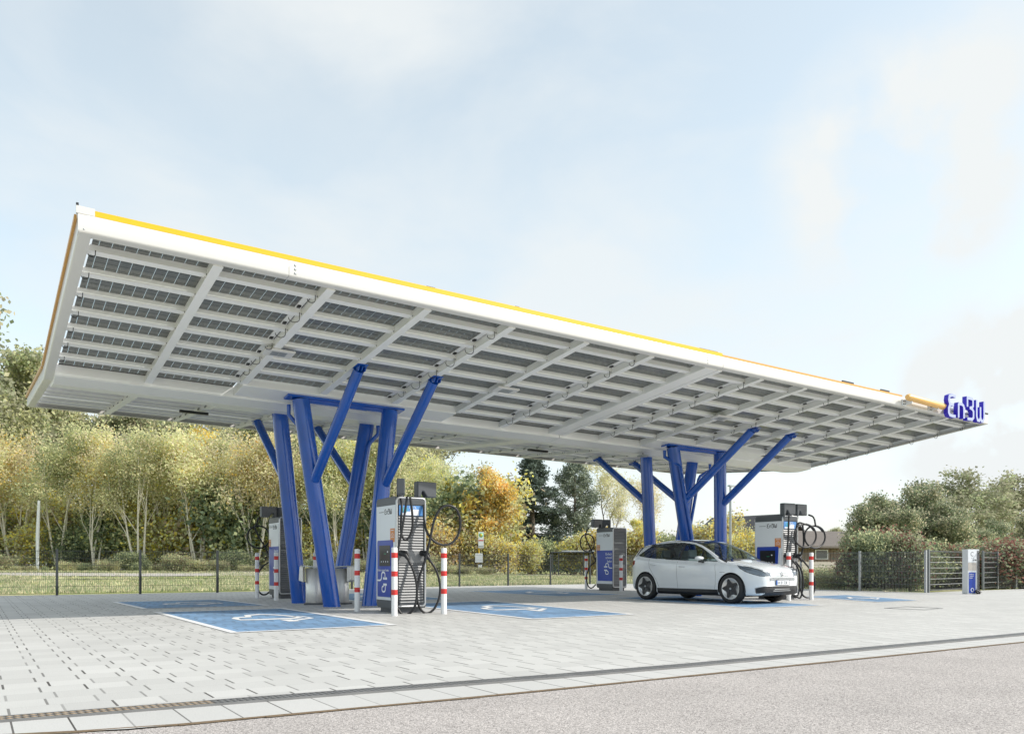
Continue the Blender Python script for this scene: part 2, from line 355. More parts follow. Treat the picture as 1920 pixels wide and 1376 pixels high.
def bay(q):
    q = [Vector(p) for p in q]
    lab_i = MB(); lab_i.add([(*p, 0.004) for p in q], [(0, 1, 2, 3)]); o = lab_i.build('parking_bay', M['bay']); o['kind'] = 'structure'
    b = MB(); w = (q[2] - q[1]).length; l = (q[0] - q[1]).length
    for (s0, s1, t0, t1) in ((-0.05, 0.0, -0.02, 1.02), (1.0, 1.05, -0.02, 1.02)):
        b.add([(*bilin(q, s0, t0), 0.008), (*bilin(q, s1, t0), 0.008), (*bilin(q, s1, t1), 0.008), (*bilin(q, s0, t1), 0.008)], [(0, 1, 2, 3)])
    for (t0, t1) in ((-0.02, 0.0), (1.0, 1.02)):
        b.add([(*bilin(q, 0, t0), 0.008), (*bilin(q, 1, t0), 0.008), (*bilin(q, 1, t1), 0.008), (*bilin(q, 0, t1), 0.008)], [(0, 1, 2, 3)])
    o = b.build('bay_outline', M['whitepaint']); o['kind'] = 'structure'
    # car-with-plug pictogram, drawn across the bay
    b = MB(); fn = lambda s, t_: (*bilin(q, s, t_), 0.009)
    car = [(0.30, 0.42), (0.30, 0.50), (0.34, 0.56), (0.44, 0.58), (0.48, 0.68), (0.60, 0.72), (0.68, 0.66), (0.72, 0.58), (0.74, 0.50), (0.74, 0.42), (0.66, 0.40), (0.40, 0.40)]
    car = [(s, 0.42 + (t_ - 0.4) * 0.8) for s, t_ in car]
    ribbon(b, car, 0.045, fn, True)
    ribbon(b, [(0.74, 0.50), (0.80, 0.50), (0.80, 0.40), (0.62, 0.33)], 0.03, fn)
    ribbon(b, [(0.62, 0.33), (0.54, 0.33)], 0.09, fn)
    o = b.build('bay_pictogram', M['whitepaint']); o['kind'] = 'structure'
X1, X2 = 3.03, 5.36
bay([(3.03, 16.95), (3.03, 11.45), (5.33, 11.5), (5.38, 16.95)])
bay([(2.95, 22.1), (3.05, 18.5), (5.5, 18.5), (5.3, 22.2)])
bay([(8.35, 17.3), (8.0, 11.46), (10.2, 11.46), (10.85, 17.5)])
bay([(14.85, 17.3), (13.9, 11.7), (16.1, 11.6), (17.2, 17.3)])
bay([(19.9, 14.9), (18.65, 11.8), (20.35, 11.75), (22.0, 15.0)])
bay([(8.3, 24.2), (8.15, 19.0), (10.6, 19.0), (11.0, 24.3)])
bay([(14.2, 24.2), (14.2, 19.0), (16.6, 19.0), (16.8, 24.3)])

# ------------------------------------------------------------------ canopy
K = 0.94 / 0.98
XL, XR = 1.131, 24.13
YF, YV, YR = 11.894, 18.172, 23.94
ZFT, ZFB, ZVT, ZVB = 5.3198, 5.0783, 4.72, 4.5335
def tilt(X, Y): return -0.0141 * (X - 9.592) - 0.0271 * (Y - 13.429)
def S(X, Y):
    t = (Y - YF) / (YV - YF) if Y <= YV else (YR - Y) / (YR - YV)
    return ZFB + (ZVB - ZFB) * t + tilt(X, Y)
canopy = empty('charging_canopy', 'large white steel canopy roofed with solar panels on blue branching columns', 'canopy', (12.6, 18.17, 0))
INV = Matrix.Translation((-12.6, -18.17, 0))
def cbuild(b, name, m, bevel=0, parent=None):
    """build with world coordinates but parented to the canopy empty"""
    o = b.build(name, m, parent or canopy, bevel); 
    o.matrix_parent_inverse = INV; return o
def sbox(b, x0, x1, y0, y1, d0, d1, mi=0):
    p = []
    for d in (d0, d1):
        for x, y in ((x0, y0), (x1, y0), (x1, y1), (x0, y1)): p.append((x, y, S(x, y) + d))
    b.hexa(p, mi)
# fascias -----------------------------------------------------
RAF = [2.87, 4.56, 6.24, 7.92, 9.60, 11.27]; RAF2 = [14.58, 16.10, 17.66, 19.20, 20.72, 22.23]
JX = 13.21
def front_fascia(x0, x1, y, sg, hgt=0.24):
    # profile: rounded lower edge, a return flange at the bottom, sg=+1 inside is +Y
    prof = [(0.16, 0.0), (0.03, 0.0), (0.012, 0.006), (0.003, 0.018), (0, 0.035), (0, hgt - 0.01), (0.006, hgt), (0.12, hgt)]
    b = MB(); vs = []
    for x in (x0, x1):
        for dy, dz in prof: vs.append((x, y + sg * dy, S(x, y) + dz))
    n = len(prof); b.add(vs, [(i, i + 1, n + i + 1, n + i) for i in range(n - 1)], 0, True)
    vs2 = []
    for x in (x0, x1):
        for dy, dz in [(p[0] + 0.0, p[1] + 0.012) if p[1] < 0.02 else (p[0] + 0.012, p[1]) for p in prof]: vs2.append((x, y + sg * dy, S(x, y) + dz))
    return b
for (x0, x1) in ((XL, 3.9), (3.905, JX - 0.004), (JX + 0.004, XR)):
    cbuild(front_fascia(x0, x1, YF, 1), 'front_fascia', M['white_gloss'])
for (x0, x1) in ((XL, JX - 0.004), (JX + 0.004, XR)):
    cbuild(front_fascia(x0, x1, YR, -1), 'rear_fascia', M['white_gloss'])
def end_fascia(x, sx):
    b = MB()
    for (ya, yb) in ((YF, YV), (YV, YR)):
        prof = [(0.16, 0.0), (0.03, 0.0), (0.01, 0.008), (0, 0.03), (0, 0.235), (0.1, 0.235)]
        vs = []
        for y in (ya, yb):
            for dx, dz in prof: vs.append((x + sx * dx, y, S(x, y) + dz))
        n = len(prof); b.add(vs, [(i, i + 1, n + i + 1, n + i) for i in range(n - 1)], 0, True)
    return b
cbuild(end_fascia(XL, 1), 'end_fascia', M['white_gloss']); cbuild(end_fascia(XR, -1), 'end_fascia', M['white_gloss'])
# yellow trims standing behind the fascia top
b = MB()
sbox(b, XL + 0.20, JX, YF + 0.015, YF + 0.06, 0.25, 0.322); cbuild(b, 'yellow_trim', M['yellow'])
b = MB(); sbox(b, JX + 0.01, 19.9, YF + 0.03, YF + 0.07, 0.25, 0.30); cbuild(b, 'yellow_trim', M['orange'])
b = MB(); sbox(b, XL - 0.02, XL + 0.198, YF + 0.012, YF + 0.062, 0.25, 0.345); cbuild(b, 'corner_cap', M['white_gloss'])
b = MB(); sbox(b, XL - 0.035, XL - 0.002, YF + 0.12, YV - 0.08, 0.215, 0.275); cbuild(b, 'end_trim', M['orange'])
b = MB(); sbox(b, XL - 0.035, XL - 0.002, YV + 0.08, YR, 0.215, 0.275); cbuild(b, 'end_trim', M['orange'])
b = MB(); sbox(b, XL - 0.03, XL + 0.05, YV - 0.08, YV + 0.08, 0.245, 0.33); cbuild(b, 'gutter_outlet', M['panelw'])
# small clips and splice details on the fascia
b = MB()
for dz in (0.06, 0.12, 0.18):
    x = 4.0; p = (x, YF - 0.006, S(x, YF) + dz); b.lathe([(0.0, 0), (0.018, 0), (0.02, 0.006)], p, 'y', 10)
    for x in (12.75,): p = (x, YF - 0.006, S(x, YF) + dz - .02); b.lathe([(0.0, 0), (0.012, 0), (0.014, 0.006)], p, 'y', 8)
b.lathe([(0.0, 0), (0.011, 0), (0.011, 0.006)], (XL + 0.07, YF - 0.004, S(XL, YF) + 0.045), 'y', 8)
cbuild(b, 'fascia_bolts', M['galv'])
b = MB()
for u0, u1 in ((800, 816), (966, 974), (1312, 1346), (1580, 1601), (1652, 1668), (163, 178), (1844, 1853)):
    xa = onY(u0, 500, YF + 0.1)[0]; xb = onY(u1, 500, YF + 0.1)[0]
    sbox(b, xa, xb, YF + 0.10, YF + 0.13, 0.335, 0.372)
sbox(b, XL - 0.02, XL + 0.01, YF + 0.02, YF + 0.05, 0.345, 0.385)
cbuild(b, 'roof_clips', M['black'])
# rafters with bolts --------------------------------------------
NROW = 7; PITN = 0.745; Y0N = 12.49
PITR = (YR - 0.6 - 18.75) / 6.93; rowsN = [Y0N + i * PITN for i in range(NROW)]
rowsR = [YR - 0.6 - i * 0.70 for i in range(NROW)]
def rafter(x, ya, yb, wd=0.115, side=1):
    b = MB(); sbox(b, x, x + wd, ya, yb, 0.012, 0.19)
    sbox(b, x - 0.015, x + wd + 0.015, ya, yb, 0.0, 0.011)
    rows = rowsN if ya < YV - 1 else rowsR
    for r_ in rows:
        for dx, dy in ((-0.001, 0.05), (-0.001, -0.05)):
            b.lathe([(0.0, 0), (0.015, 0), (0.015, -0.008)], (x + dx, r_ + 0.06 + dy, S(x, r_) + 0.06), 'x', 6, 1)
    return b
for xs_ in (RAF, RAF2):
    for x in xs_:
        head = (4.4 < x < 9.8) or (15.9 < x < 20.9)
        cbuild(rafter(x, YF + 0.16, 16.95 if head else 17.65), 'rafter', [M['white'], M['bolt']])
        cbuild(rafter(x, 18.75, YR - 0.16), 'rafter', [M['white'], M['bolt']])
# joint beams
for (xa, xb) in ((12.84, JX - 0.012), (JX + 0.012, 13.36)):
    for ya, yb in ((YF + 0.16, 17.65), (18.75, YR - 0.16)):
        b = MB(); sbox(b, xa, xb, ya, yb, 0.0, 0.20); cbuild(b, 'joint_beam', M['white'], 0.006)
# valley beams: webs at Y 17.65 and 18.70, flat gutter pan between
for xa, xb in ((XL + 0.16, JX - 0.012), (JX + 0.012, XR - 0.16)):
    b = MB(); sbox(b, xa, xb, 17.65, YV - 0.02, -0.075, 0.17); cbuild(b, 'valley_beam', M['white'], 0.008)
    b = MB(); sbox(b, xa, xb, YV + 0.02, 18.74, -0.075, 0.17); cbuild(b, 'valley_beam', M['white'], 0.008)
for xa, xb in ((4.60, 9.60), (16.1, 20.72)):
    b = MB(); sbox(b, xa, xb, 16.93, 17.645, -0.03, 0.16); cbuild(b, 'column_head', M['white'], 0.008)
    b = MB(); sbox(b, xa, xb, 18.745, 19.45, -0.03, 0.16); cbuild(b, 'column_head', M['white'], 0.008)
# purlins: one member per row and module
for k, (xa, xb) in enumerate(((XL + 0.10, 12.86), (13.34, XR - 0.1))):
    for i, y in enumerate(rowsN):
        for (pa, pb) in ([(xa, xb)] if i < 6 else ([(xa, 4.6), (9.6, xb)] if k == 0 else [(xa, 16.1), (20.72, xb)])):
            b = MB(); sbox(b, pa, pb, y, y + 0.135, 0.062, 0.15); cbuild(b, 'purlin', M['white'])
    for i, y in enumerate(rowsR):
        for (pa, pb) in ([(xa, xb)] if i < 6 else ([(xa, 4.6), (9.6, xb)] if k == 0 else [(xa, 16.1), (20.72, xb)])):
            b = MB(); sbox(b, pa, pb, y - 0.135, y, 0.062, 0.15); cbuild(b, 'purlin', M['white'])
# solar panels ----------------------------------------------------
def pv_material():
    m, nt, bs, o = new_mat('bifacial_solar_cells'); bs.inputs['Roughness'].default_value = 0.22
    t = N(nt, 'ShaderNodeTexCoord'); sp = N(nt, 'ShaderNodeSeparateXYZ'); nt.links.new(t.outputs['Object'], sp.inputs[0])
    def mth(op, a, b_=None):
        n = N(nt, 'ShaderNodeMath', operation=op)
        for i, q in enumerate((a, b_)):
            if q is None: continue
            if hasattr(q, 'node'): nt.links.new(q, n.inputs[i])
            else: n.inputs[i].default_value = q
        return n.outputs[0]
    fx = mth('FRACT', mth('DIVIDE', sp.outputs['X'], 0.160)); fy = mth('FRACT', mth('DIVIDE', mth('ADD', sp.outputs['Y'], 0.02), 0.160))
    fz = mth('FRACT', mth('DIVIDE', mth('ADD', sp.outputs['Y'], 0.02), 0.040))
    gx = mth('LESS_THAN', fx, 0.058); gy = mth('LESS_THAN', fy, 0.085); bus = mth('LESS_THAN', fz, 0.10)
    gap = mth('MAXIMUM', gx, gy)
    wn = N(nt, 'ShaderNodeTexNoise'); wn.inputs['Scale'].default_value = 1.2; nt.links.new(t.outputs['Object'], wn.inputs['Vector'])
    mr = N(nt, 'ShaderNodeMapRange'); mr.inputs['To Min'].default_value = 0.7; mr.inputs['To Max'].default_value = 1.3; nt.links.new(wn.outputs['Fac'], mr.inputs[0])
    mxc = N(nt, 'ShaderNodeMix', data_type='RGBA'); nt.links.new(mth('MULTIPLY', bus, 0.45), mxc.inputs['Factor']); mxc.inputs['A'].default_value = (0.15, 0.158, 0.152, 1); mxc.inputs['B'].default_value = (0.40, 0.41, 0.40, 1)
    sc = N(nt, 'ShaderNodeVectorMath', operation='SCALE'); nt.links.new(mxc.outputs['Result'], sc.inputs[0]); nt.links.new(mr.outputs[0], sc.inputs['Scale'])
    nt.links.new(sc.outputs[0], bs.inputs['Base Color'])
    tb = N(nt, 'ShaderNodeBsdfTransparent'); tb.inputs[0].default_value = (0.72, 0.76, 0.76, 1)
    ms = N(nt, 'ShaderNodeMixShader'); nt.links.new(gap, ms.inputs[0]); nt.links.new(bs.outputs[0], ms.inputs[1]); nt.links.new(tb.outputs[0], ms.inputs[2])
    nt.links.new(ms.outputs[0], o.inputs[0]); return m
M['pv'] = pv_material()
def panel_geo(b, x0, x1, y0, y1, org):
    p = []
    for d in (0.152, 0.158):
        for x, y in ((x0, y0), (x1, y0), (x1, y1), (x0, y1)): p.append((x - org[0], y - org[1], S(x, y) + d - org[2]))
    b.hexa(p, 0)
    # dark clamping strips along the rear edge
    p = []
    for d in (0.150, 0.165):
        for x, y in ((x0, y1 - 0.03), (x1, y1 - 0.03), (x1, y1), (x0, y1)): p.append((x - org[0], y - org[1], S(x, y) + d - org[2]))
    b.hexa([(q[0], q[1], q[2] - 0.004) for q in p], 1)
edges = [XL + 0.12] + RAF + [12.9] ; edges2 = [13.3] + RAF2 + [XR - 0.12]
near_rows = [(YF + 0.03, rowsN[0] + 0.05)] + [(rowsN[i] + 0.052, rowsN[i + 1] + 0.05) for i in range(6)] + [(rowsN[6] + 0.052, 17.66)]
far_rows = [(rowsR[0] - 0.05, YR - 0.008)] + [(rowsR[i + 1] - 0.05, rowsR[i] - 0.052) for i in range(6)] + [(18.73, rowsR[6] - 0.052)]
cnt = 0; rest = MB()
for ed in (edges, edges2):
    for a, c in zip(ed[:-1], ed[1:]):
        for j, (ya, yb) in enumerate(near_rows):
            xa, xb = a + 0.10, c + 0.02
            if cnt < 100:
                org = (a + 0.115 - 0.09, ya, S(a, ya)); b = MB(); panel_geo(b, xa, xb, ya, yb, org)
                o = b.build('solar_panel', [M['pv'], M['black']], canopy); o.location = org; o.matrix_parent_inverse = INV; cnt += 1
            else: panel_geo(rest, xa, xb, ya, yb, (a, ya, 0)) if False else panel_geo(rest, xa, xb, ya, yb, (0, 0, 0))
        for (ya, yb) in far_rows: panel_geo(rest, a + 0.10, c + 0.02, ya, yb, (0, 0, 0))
o = cbuild(rest, 'solar_panels', [M['pv'], M['black']]); o['kind'] = 'stuff'
# hanging cables at every second rafter, white junction plates
def jcable(x, y, z, s=1.0):
    pts = []
    for k in range(9):
        t = k / 8
        a = PI * 1.15 * t
        pts.append((x - 0.01 - 0.055 * s * (1 - math.cos(a)) * 0.9, y - 0.02 - 0.05 * t, z + 0.06 - 0.17 * s * math.sin(a) ** 0.8 * (1 if t < .5 else 1) if math.sin(a) > 0 else z + 0.06))
    return pts
rr = random.Random(3)
for x in (XL + 0.30, RAF[1], RAF[3], RAF[5], RAF2[0], RAF2[2], RAF2[4], XR - 0.2):
    for y in rowsN:
        if x > 1.6 and y > 16.8 and (4.4 < x < 9.8 or 15.9 < x < 20.9): continue
        xx = x - 0.03 - rr.random() * 0.02; z = S(x, y) + 0.05
        b = MB(); s = (0.8 + rr.random() * 0.5) * (0.55 if x < 1.6 else 1); hk = 0.075 * s
        pts = [(xx, y + 0.10, z + 0.10)] + [(xx - hk + hk * math.cos(PI * k / 7 * 1.05), y - 0.01, z - 0.07 * s - 0.75 * hk * math.sin(PI * k / 7)) for k in range(8)]
        pts.insert(1, (xx + 0.004, y, z + 0.02))
        b.tube(pts, 0.0065, 5); cbuild(b, 'panel_cable', M['black'])
for x in (RAF[1], RAF[3], RAF[5], RAF2[0], RAF2[2], RAF2[4]):
    for j, (ya, yb) in enumerate(near_rows[1:7]):
        b = MB(); sbox(b, x - 0.13, x - 0.03, ya + 0.15, yb - 0.06, 0.135, 0.149); sbox(b, x - 0.115, x - 0.06, yb - 0.20, yb - 0.12, 0.112, 0.135, 1)
        cbuild(b, 'junction_plate', [M['lampw'], M['black']])
# rear cables
for x in (3.6 * 0 + RAF[1], RAF[3], RAF2[0], RAF2[2], RAF[5]):
    for y in rowsR[:6]:
        z = S(x, y) + 0.09; b = MB(); hk = 0.05
        b.tube([(x - 0.02, y + 0.0, z)] + [(x - 0.03, y + 0.02 + hk - hk * math.cos(PI * k / 6), z - 0.03 - hk * math.sin(PI * k / 6)) for k in range(7)], 0.006, 5); cbuild(b, 'panel_cable', M['black'])
# lights under the canopy
for (u, v) in ((522, 661), (948, 731), (1352, 783)):
    d = ray(u, v)
    lo = None
    t_ = 10.0
    for _ in range(40):
        X, Y, Z = t_ * d[0], t_ * d[1], CAMH + t_ * d[2]; t_ += (S(X, Y) - 0.02 - Z) / max(0.05, d[2] + 0.09) * 0.6
    b = MB(); sbox(b, X - 0.28, X + 0.28, Y - 0.16, Y + 0.16, -0.045, -0.002)
    o = cbuild(b, 'ceiling_lamp', M['white_gloss'], 0.02)
    b = MB()
    for i in (0, 1):
        for j in (0, 1): sbox(b, X - 0.14 + i * 0.145, X - 0.005 + i * 0.145, Y - 0.10 + j * 0.105, Y - 0.005 + j * 0.105, -0.050, -0.044)
    cbuild(b, 'lamp_grille', M['galv'], parent=None)
# columns, heads, struts -------------------------------------------
def column(base, top, r=0.188):
    b = MB(); n = 14; pts = [Vector(base).lerp(Vector(top), i / n) for i in range(n + 1)]; b.tube(pts, r, 28)
    return cbuild(b, 'column', M['blue'])
def strut(col, p, q, r=0.11):
    b = MB(); p, q = Vector(p), Vector(q); d = (q - p).normalized()
    b.tube([p - d * 0.14, q - d * 0.085], r, 20)
    x, y = q.x, q.y; z = S(x, y)
    o = cbuild(b, 'strut', M['blue'])
    b = MB(); sg = 1 if q.y < 18 else -1
    sbox(b, x - 0.11, x + 0.11, y - 0.15, y + 0.12, -0.022, -0.006)
    for dx in (-0.07, 0.0, 0.07):
        b.hexa([(x + dx - 0.008, y - 0.08, z - 0.11), (x + dx + 0.008, y - 0.08, z - 0.11), (x + dx + 0.008, y + 0.08, z - 0.11), (x + dx - 0.008, y + 0.08, z - 0.11)] +
               [(x + dx - 0.008, y - 0.14, z - 0.03), (x + dx + 0.008, y - 0.14, z - 0.03), (x + dx + 0.008, y + 0.14, z - 0.03), (x + dx - 0.008, y + 0.14, z - 0.03)])
    cbuild(b, 'strut_bracket', M['blue'])
    # bolts at the lower end
    b = MB()
    for s in (-0.05, 0.05):
        c = p + d * 0.06; b.lathe([(0, -0.006), (0.017, -0.006), (0.017, 0.01)], (c.x + s, c.y - sg * r * 0.99, c.z), 'y', 8)
    cbuild(b, 'strut_bolts', M['galv'])
def tree_column(bF, tF, bR, tR, sA, sC):
    YA, YC = 17.17, 19.2
    for k in (0, 1):
        column((bF[k], YA, -0.02), (tF[k], YA + 0.03, S(tF[k], YA) - 0.08))
        column((bR[k], YC, -0.02), (tR[k], YC, S(tR[k], YC) - 0.02))
    y = YA + 0.02
    b = MB(); sbox(b, tF[0] - 0.33, tF[1] + 0.30, y - 0.15, y + 0.15, -0.075, -0.035); cbuild(b, 'head_plate', M['blue'])
    b = MB(); sbox(b, tF[0] - 0.1, tF[1] + 0.1, y - 0.03, y + 0.03, -0.14, -0.075); cbuild(b, 'head_web', M['blue'])
    for i in (0, 1):
        f = 2.82 / 4.45; px = bF[i] + (tF[i] - bF[i]) * f; pr = bR[i] + (tR[i] - bR[i]) * f
        strut(None, (px + 0.02, YA - 0.20, 2.86), (sA[i], 14.97, S(sA[i], 14.97)))
        strut(None, (pr, YC + 0.18, 2.95), (sC[i], 21.40, S(sC[i], 21.40)))
tree_column((6.6, 7.5), (5.9, 8.0), (6.56, 7.5), (6.08, 8.30), (6.33, 7.99), (6.17, 7.79))
tree_column((17.87, 18.97), (16.99, 18.96), (18.05, 19.0), (17.79, 19.85), (17.85, 19.44), (17.6, 19.2))
# downpipes along columns
def pipe(pts, r=0.05):
    b = MB(); b.tube(pts, r, 12); 
    for p in pts[1:-1]:
        pass
    cbuild(b, 'downpipe', M['blue'])
zt = S(8, 18.2)
pipe([(8.46, 18.88, zt - 0.03), (8.46, 18.88, zt - 0.24), (8.28, 18.97, zt - 0.46), (8.22, 18.98, zt - 0.58), (7.62, 18.98, 0.8), (7.50, 18.98, 0.0)])
pipe([(5.72, 17.45, zt - 0.03), (5.72, 17.45, zt - 0.25), (5.90, 17.42, zt - 0.45), (6.02, 17.40, zt - 0.7), (6.6, 17.40, 0.0)], 0.045)
zt = S(19, 18.2)
pipe([(16.80, 17.35, zt - 0.03), (16.80, 17.35, zt - 0.22), (16.98, 17.1, zt - 0.42), (17.02, 16.96, zt - 0.5), (17.78, 16.95, 0.6), (17.84, 16.95, 0)], 0.05)
pipe([(20.25, 18.8, zt - 0.03), (20.25, 18.8, zt - 0.25), (19.95, 18.95, zt - 0.45), (19.90, 18.97, zt - 0.55), (19.2, 18.97, 0.9), (19.12, 18.97, 0)], 0.05)
# small dome fittings
b = MB(); b.lathe([(0, -0.10), (0.16, -0.09), (0.18, -0.06), (0.02, -0.02), (0.02, 0.02)], (16.55, 18.0, S(16.5, 18) - 0.12), 'z', 16); cbuild(b, 'sensor_dome', M['galv'])
b = MB(); sbox(b, 4.1, 4.75, 20.5, 20.62, -0.09, -0.03); cbuild(b, 'rear_lamp', M['black'])
b = MB(); sbox(b, 14.2, 14.9, 20.5, 20.62, -0.09, -0.03); cbuild(b, 'rear_lamp', M['black'])

# stroke lettering --------------------------------------------------
LET = {
 'E': (0.62, [[(0.60, 0.90), (0.30, 0.93), (0.10, 0.86), (0.06, 0.70), (0.12, 0.56), (0.26, 0.52), (0.12, 0.46), (0.05, 0.34), (0.05, 0.16), (0.14, 0.06), (0.30, 0.04), (0.60, 0.04)], [(0.22, 0.52), (0.46, 0.52)]]),
 'n': (0.56, [[(0.06, 0.02), (0.06, 0.64)], [(0.06, 0.62), (0.34, 0.62), (0.46, 0.56), (0.50, 0.44), (0.50, 0.02)]]),
 'B': (0.62, [[(0.06, 0.56), (0.06, 0.95), (0.42, 0.95), (0.53, 0.88), (0.53, 0.64), (0.44, 0.55), (0.24, 0.53)], [(0.30, 0.535), (0.46, 0.50), (0.57, 0.40), (0.57, 0.14), (0.46, 0.05), (0.06, 0.04)]]),
 'W': (0.80, [[(0.06, 0.94), (0.06, 0.22), (0.14, 0.06), (0.28, 0.05), (0.38, 0.18), (0.38, 0.66)], [(0.38, 0.20), (0.46, 0.06), (0.60, 0.05), (0.70, 0.20), (0.70, 0.94)]]),
}
def stroke_text(text, h, wd, depth, fn, mats, name='lettering', parent=None, gap=0.13, bev=0):
    """fn(a,b,t) maps text plane to 3D. returns builders one per letter"""
    res = []; x = 0
    for ch in text:
        wdt, paths = LET[ch]; b = MB()
        for pi_, path in enumerate(paths):
            V = [Vector((x + p[0] * h, p[1] * h)) for p in path]; n = len(V)
            L_, R_ = [], []
            for i in range(n):
                d0 = (V[i] - V[i - 1]).normalized() if i > 0 else (V[1] - V[0]).normalized()
                d1 = (V[i + 1] - V[i]).normalized() if i < n - 1 else d0
                d = (d0 + d1).normalized(); nn = Vector((-d.y, d.x)); k = 1 / max(0.6, nn.dot(Vector((-d0.y, d0.x))))
                L_.append(V[i] + nn * wd / 2 * k); R_.append(V[i] - nn * wd / 2 * k)
            for i in range(n - 1):
                q = [L_[i], L_[i + 1], R_[i + 1], R_[i]]
                e = 0.0006 * pi_
                vs = [fn(p.x, p.y, e) for p in q] + [fn(p.x, p.y, depth) for p in q]
                b.add(vs, [(0, 1, 2, 3)], 0)
                b.add(vs, [(0, 1, 5, 4), (2, 3, 7, 6), (4, 5, 6, 7)], 1)
                if i == 0: b.add(vs, [(3, 0, 4, 7)], 1)
                if i == n - 2: b.add(vs, [(1, 2, 6, 5)], 1)
        res.append(b); x += wdt * h + gap * h
    return res, x
sg_h = 0.62
sx0 = 21.45
fn = lambda a, b_, t_: (sx0 + a * 1.0, 11.58 + t_, 4.84 + b_)
ls, wtot = stroke_text('EnBW', sg_h, 0.078, 0.12, fn, None, gap=0.16)
sign = MB()
sign.box(sx0 + 0.2, sx0 + wtot * 1.1 - 0.1, 11.72, 11.76, 5.02, 5.06); sign.box(sx0 + 0.3, sx0 + 0.36, 11.7, 11.92, 5.0, 5.09); sign.box(sx0 + 1.9, sx0 + 1.96, 11.7, 11.92, 5.0, 5.09)
sgn = cbuild(sign, 'rooftop_sign', M['galv'])
for l_ in ls:
    o = l_.build('letter', [M['signface'], M['signside']], sgn)
# rounded yellow roll leading to the sign
xa, za = onY(1701, 744, 11.72); xb, zb = onY(1766, 762, 11.72)
b = MB(); b.tube([(xa, 11.72, za), (xa + 0.06, 11.72, za), (xb + 0.25, 11.72, zb - 0.004)], [0.06, 0.085, 0.085], 20)
cbuild(b, 'yellow_swoosh', mat('pale_orange', (0.80, 0.48, 0.16), 0.35))
for x in (xa + 0.12, xa + 1.35):
    b = MB(); z = S(x, YF) + 0.10; b.box(x - 0.08, x + 0.08, YF - 0.03, YF - 0.004, z - 0.08, z + 0.08)
    b.box(x + 0.05, x + 0.075, YF - 0.20, YF - 0.03, z - 0.05, z + 0.12)
    for dx in (-0.045, 0.02):
        for dz in (-0.045, 0.03): b.lathe([(0, -0.004), (0.014, -0.004), (0.014, 0.01)], (x + dx, YF - 0.036, z + dz), 'y', 8, 1)
    cbuild(b, 'sign_bracket', [M['panelw'], M['bolt']])

# ------------------------------------------------------------------ text helper
def text_obj(txt, size, name, m, parent, loc, rot, extrude=0.001, align='LEFT', sx=1.0):
    cu = bpy.data.curves.new(name, 'FONT'); cu.body = txt; cu.size = size; cu.extrude = extrude; cu.align_x = align
    o = bpy.data.objects.new(name, cu); C.objects.link(o)
    dg = bpy.context.evaluated_depsgraph_get(); me = bpy.data.meshes.new_from_object(o.evaluated_get(dg)); me.name = name
    bpy.data.objects.remove(o); bpy.data.curves.remove(cu)
    o = bpy.data.objects.new(name, me); C.objects.link(o); me.materials.clear(); me.materials.append(m)
    o.parent = parent; o.location = loc; o.rotation_euler = rot; o.scale = (sx, 1, 1); return o

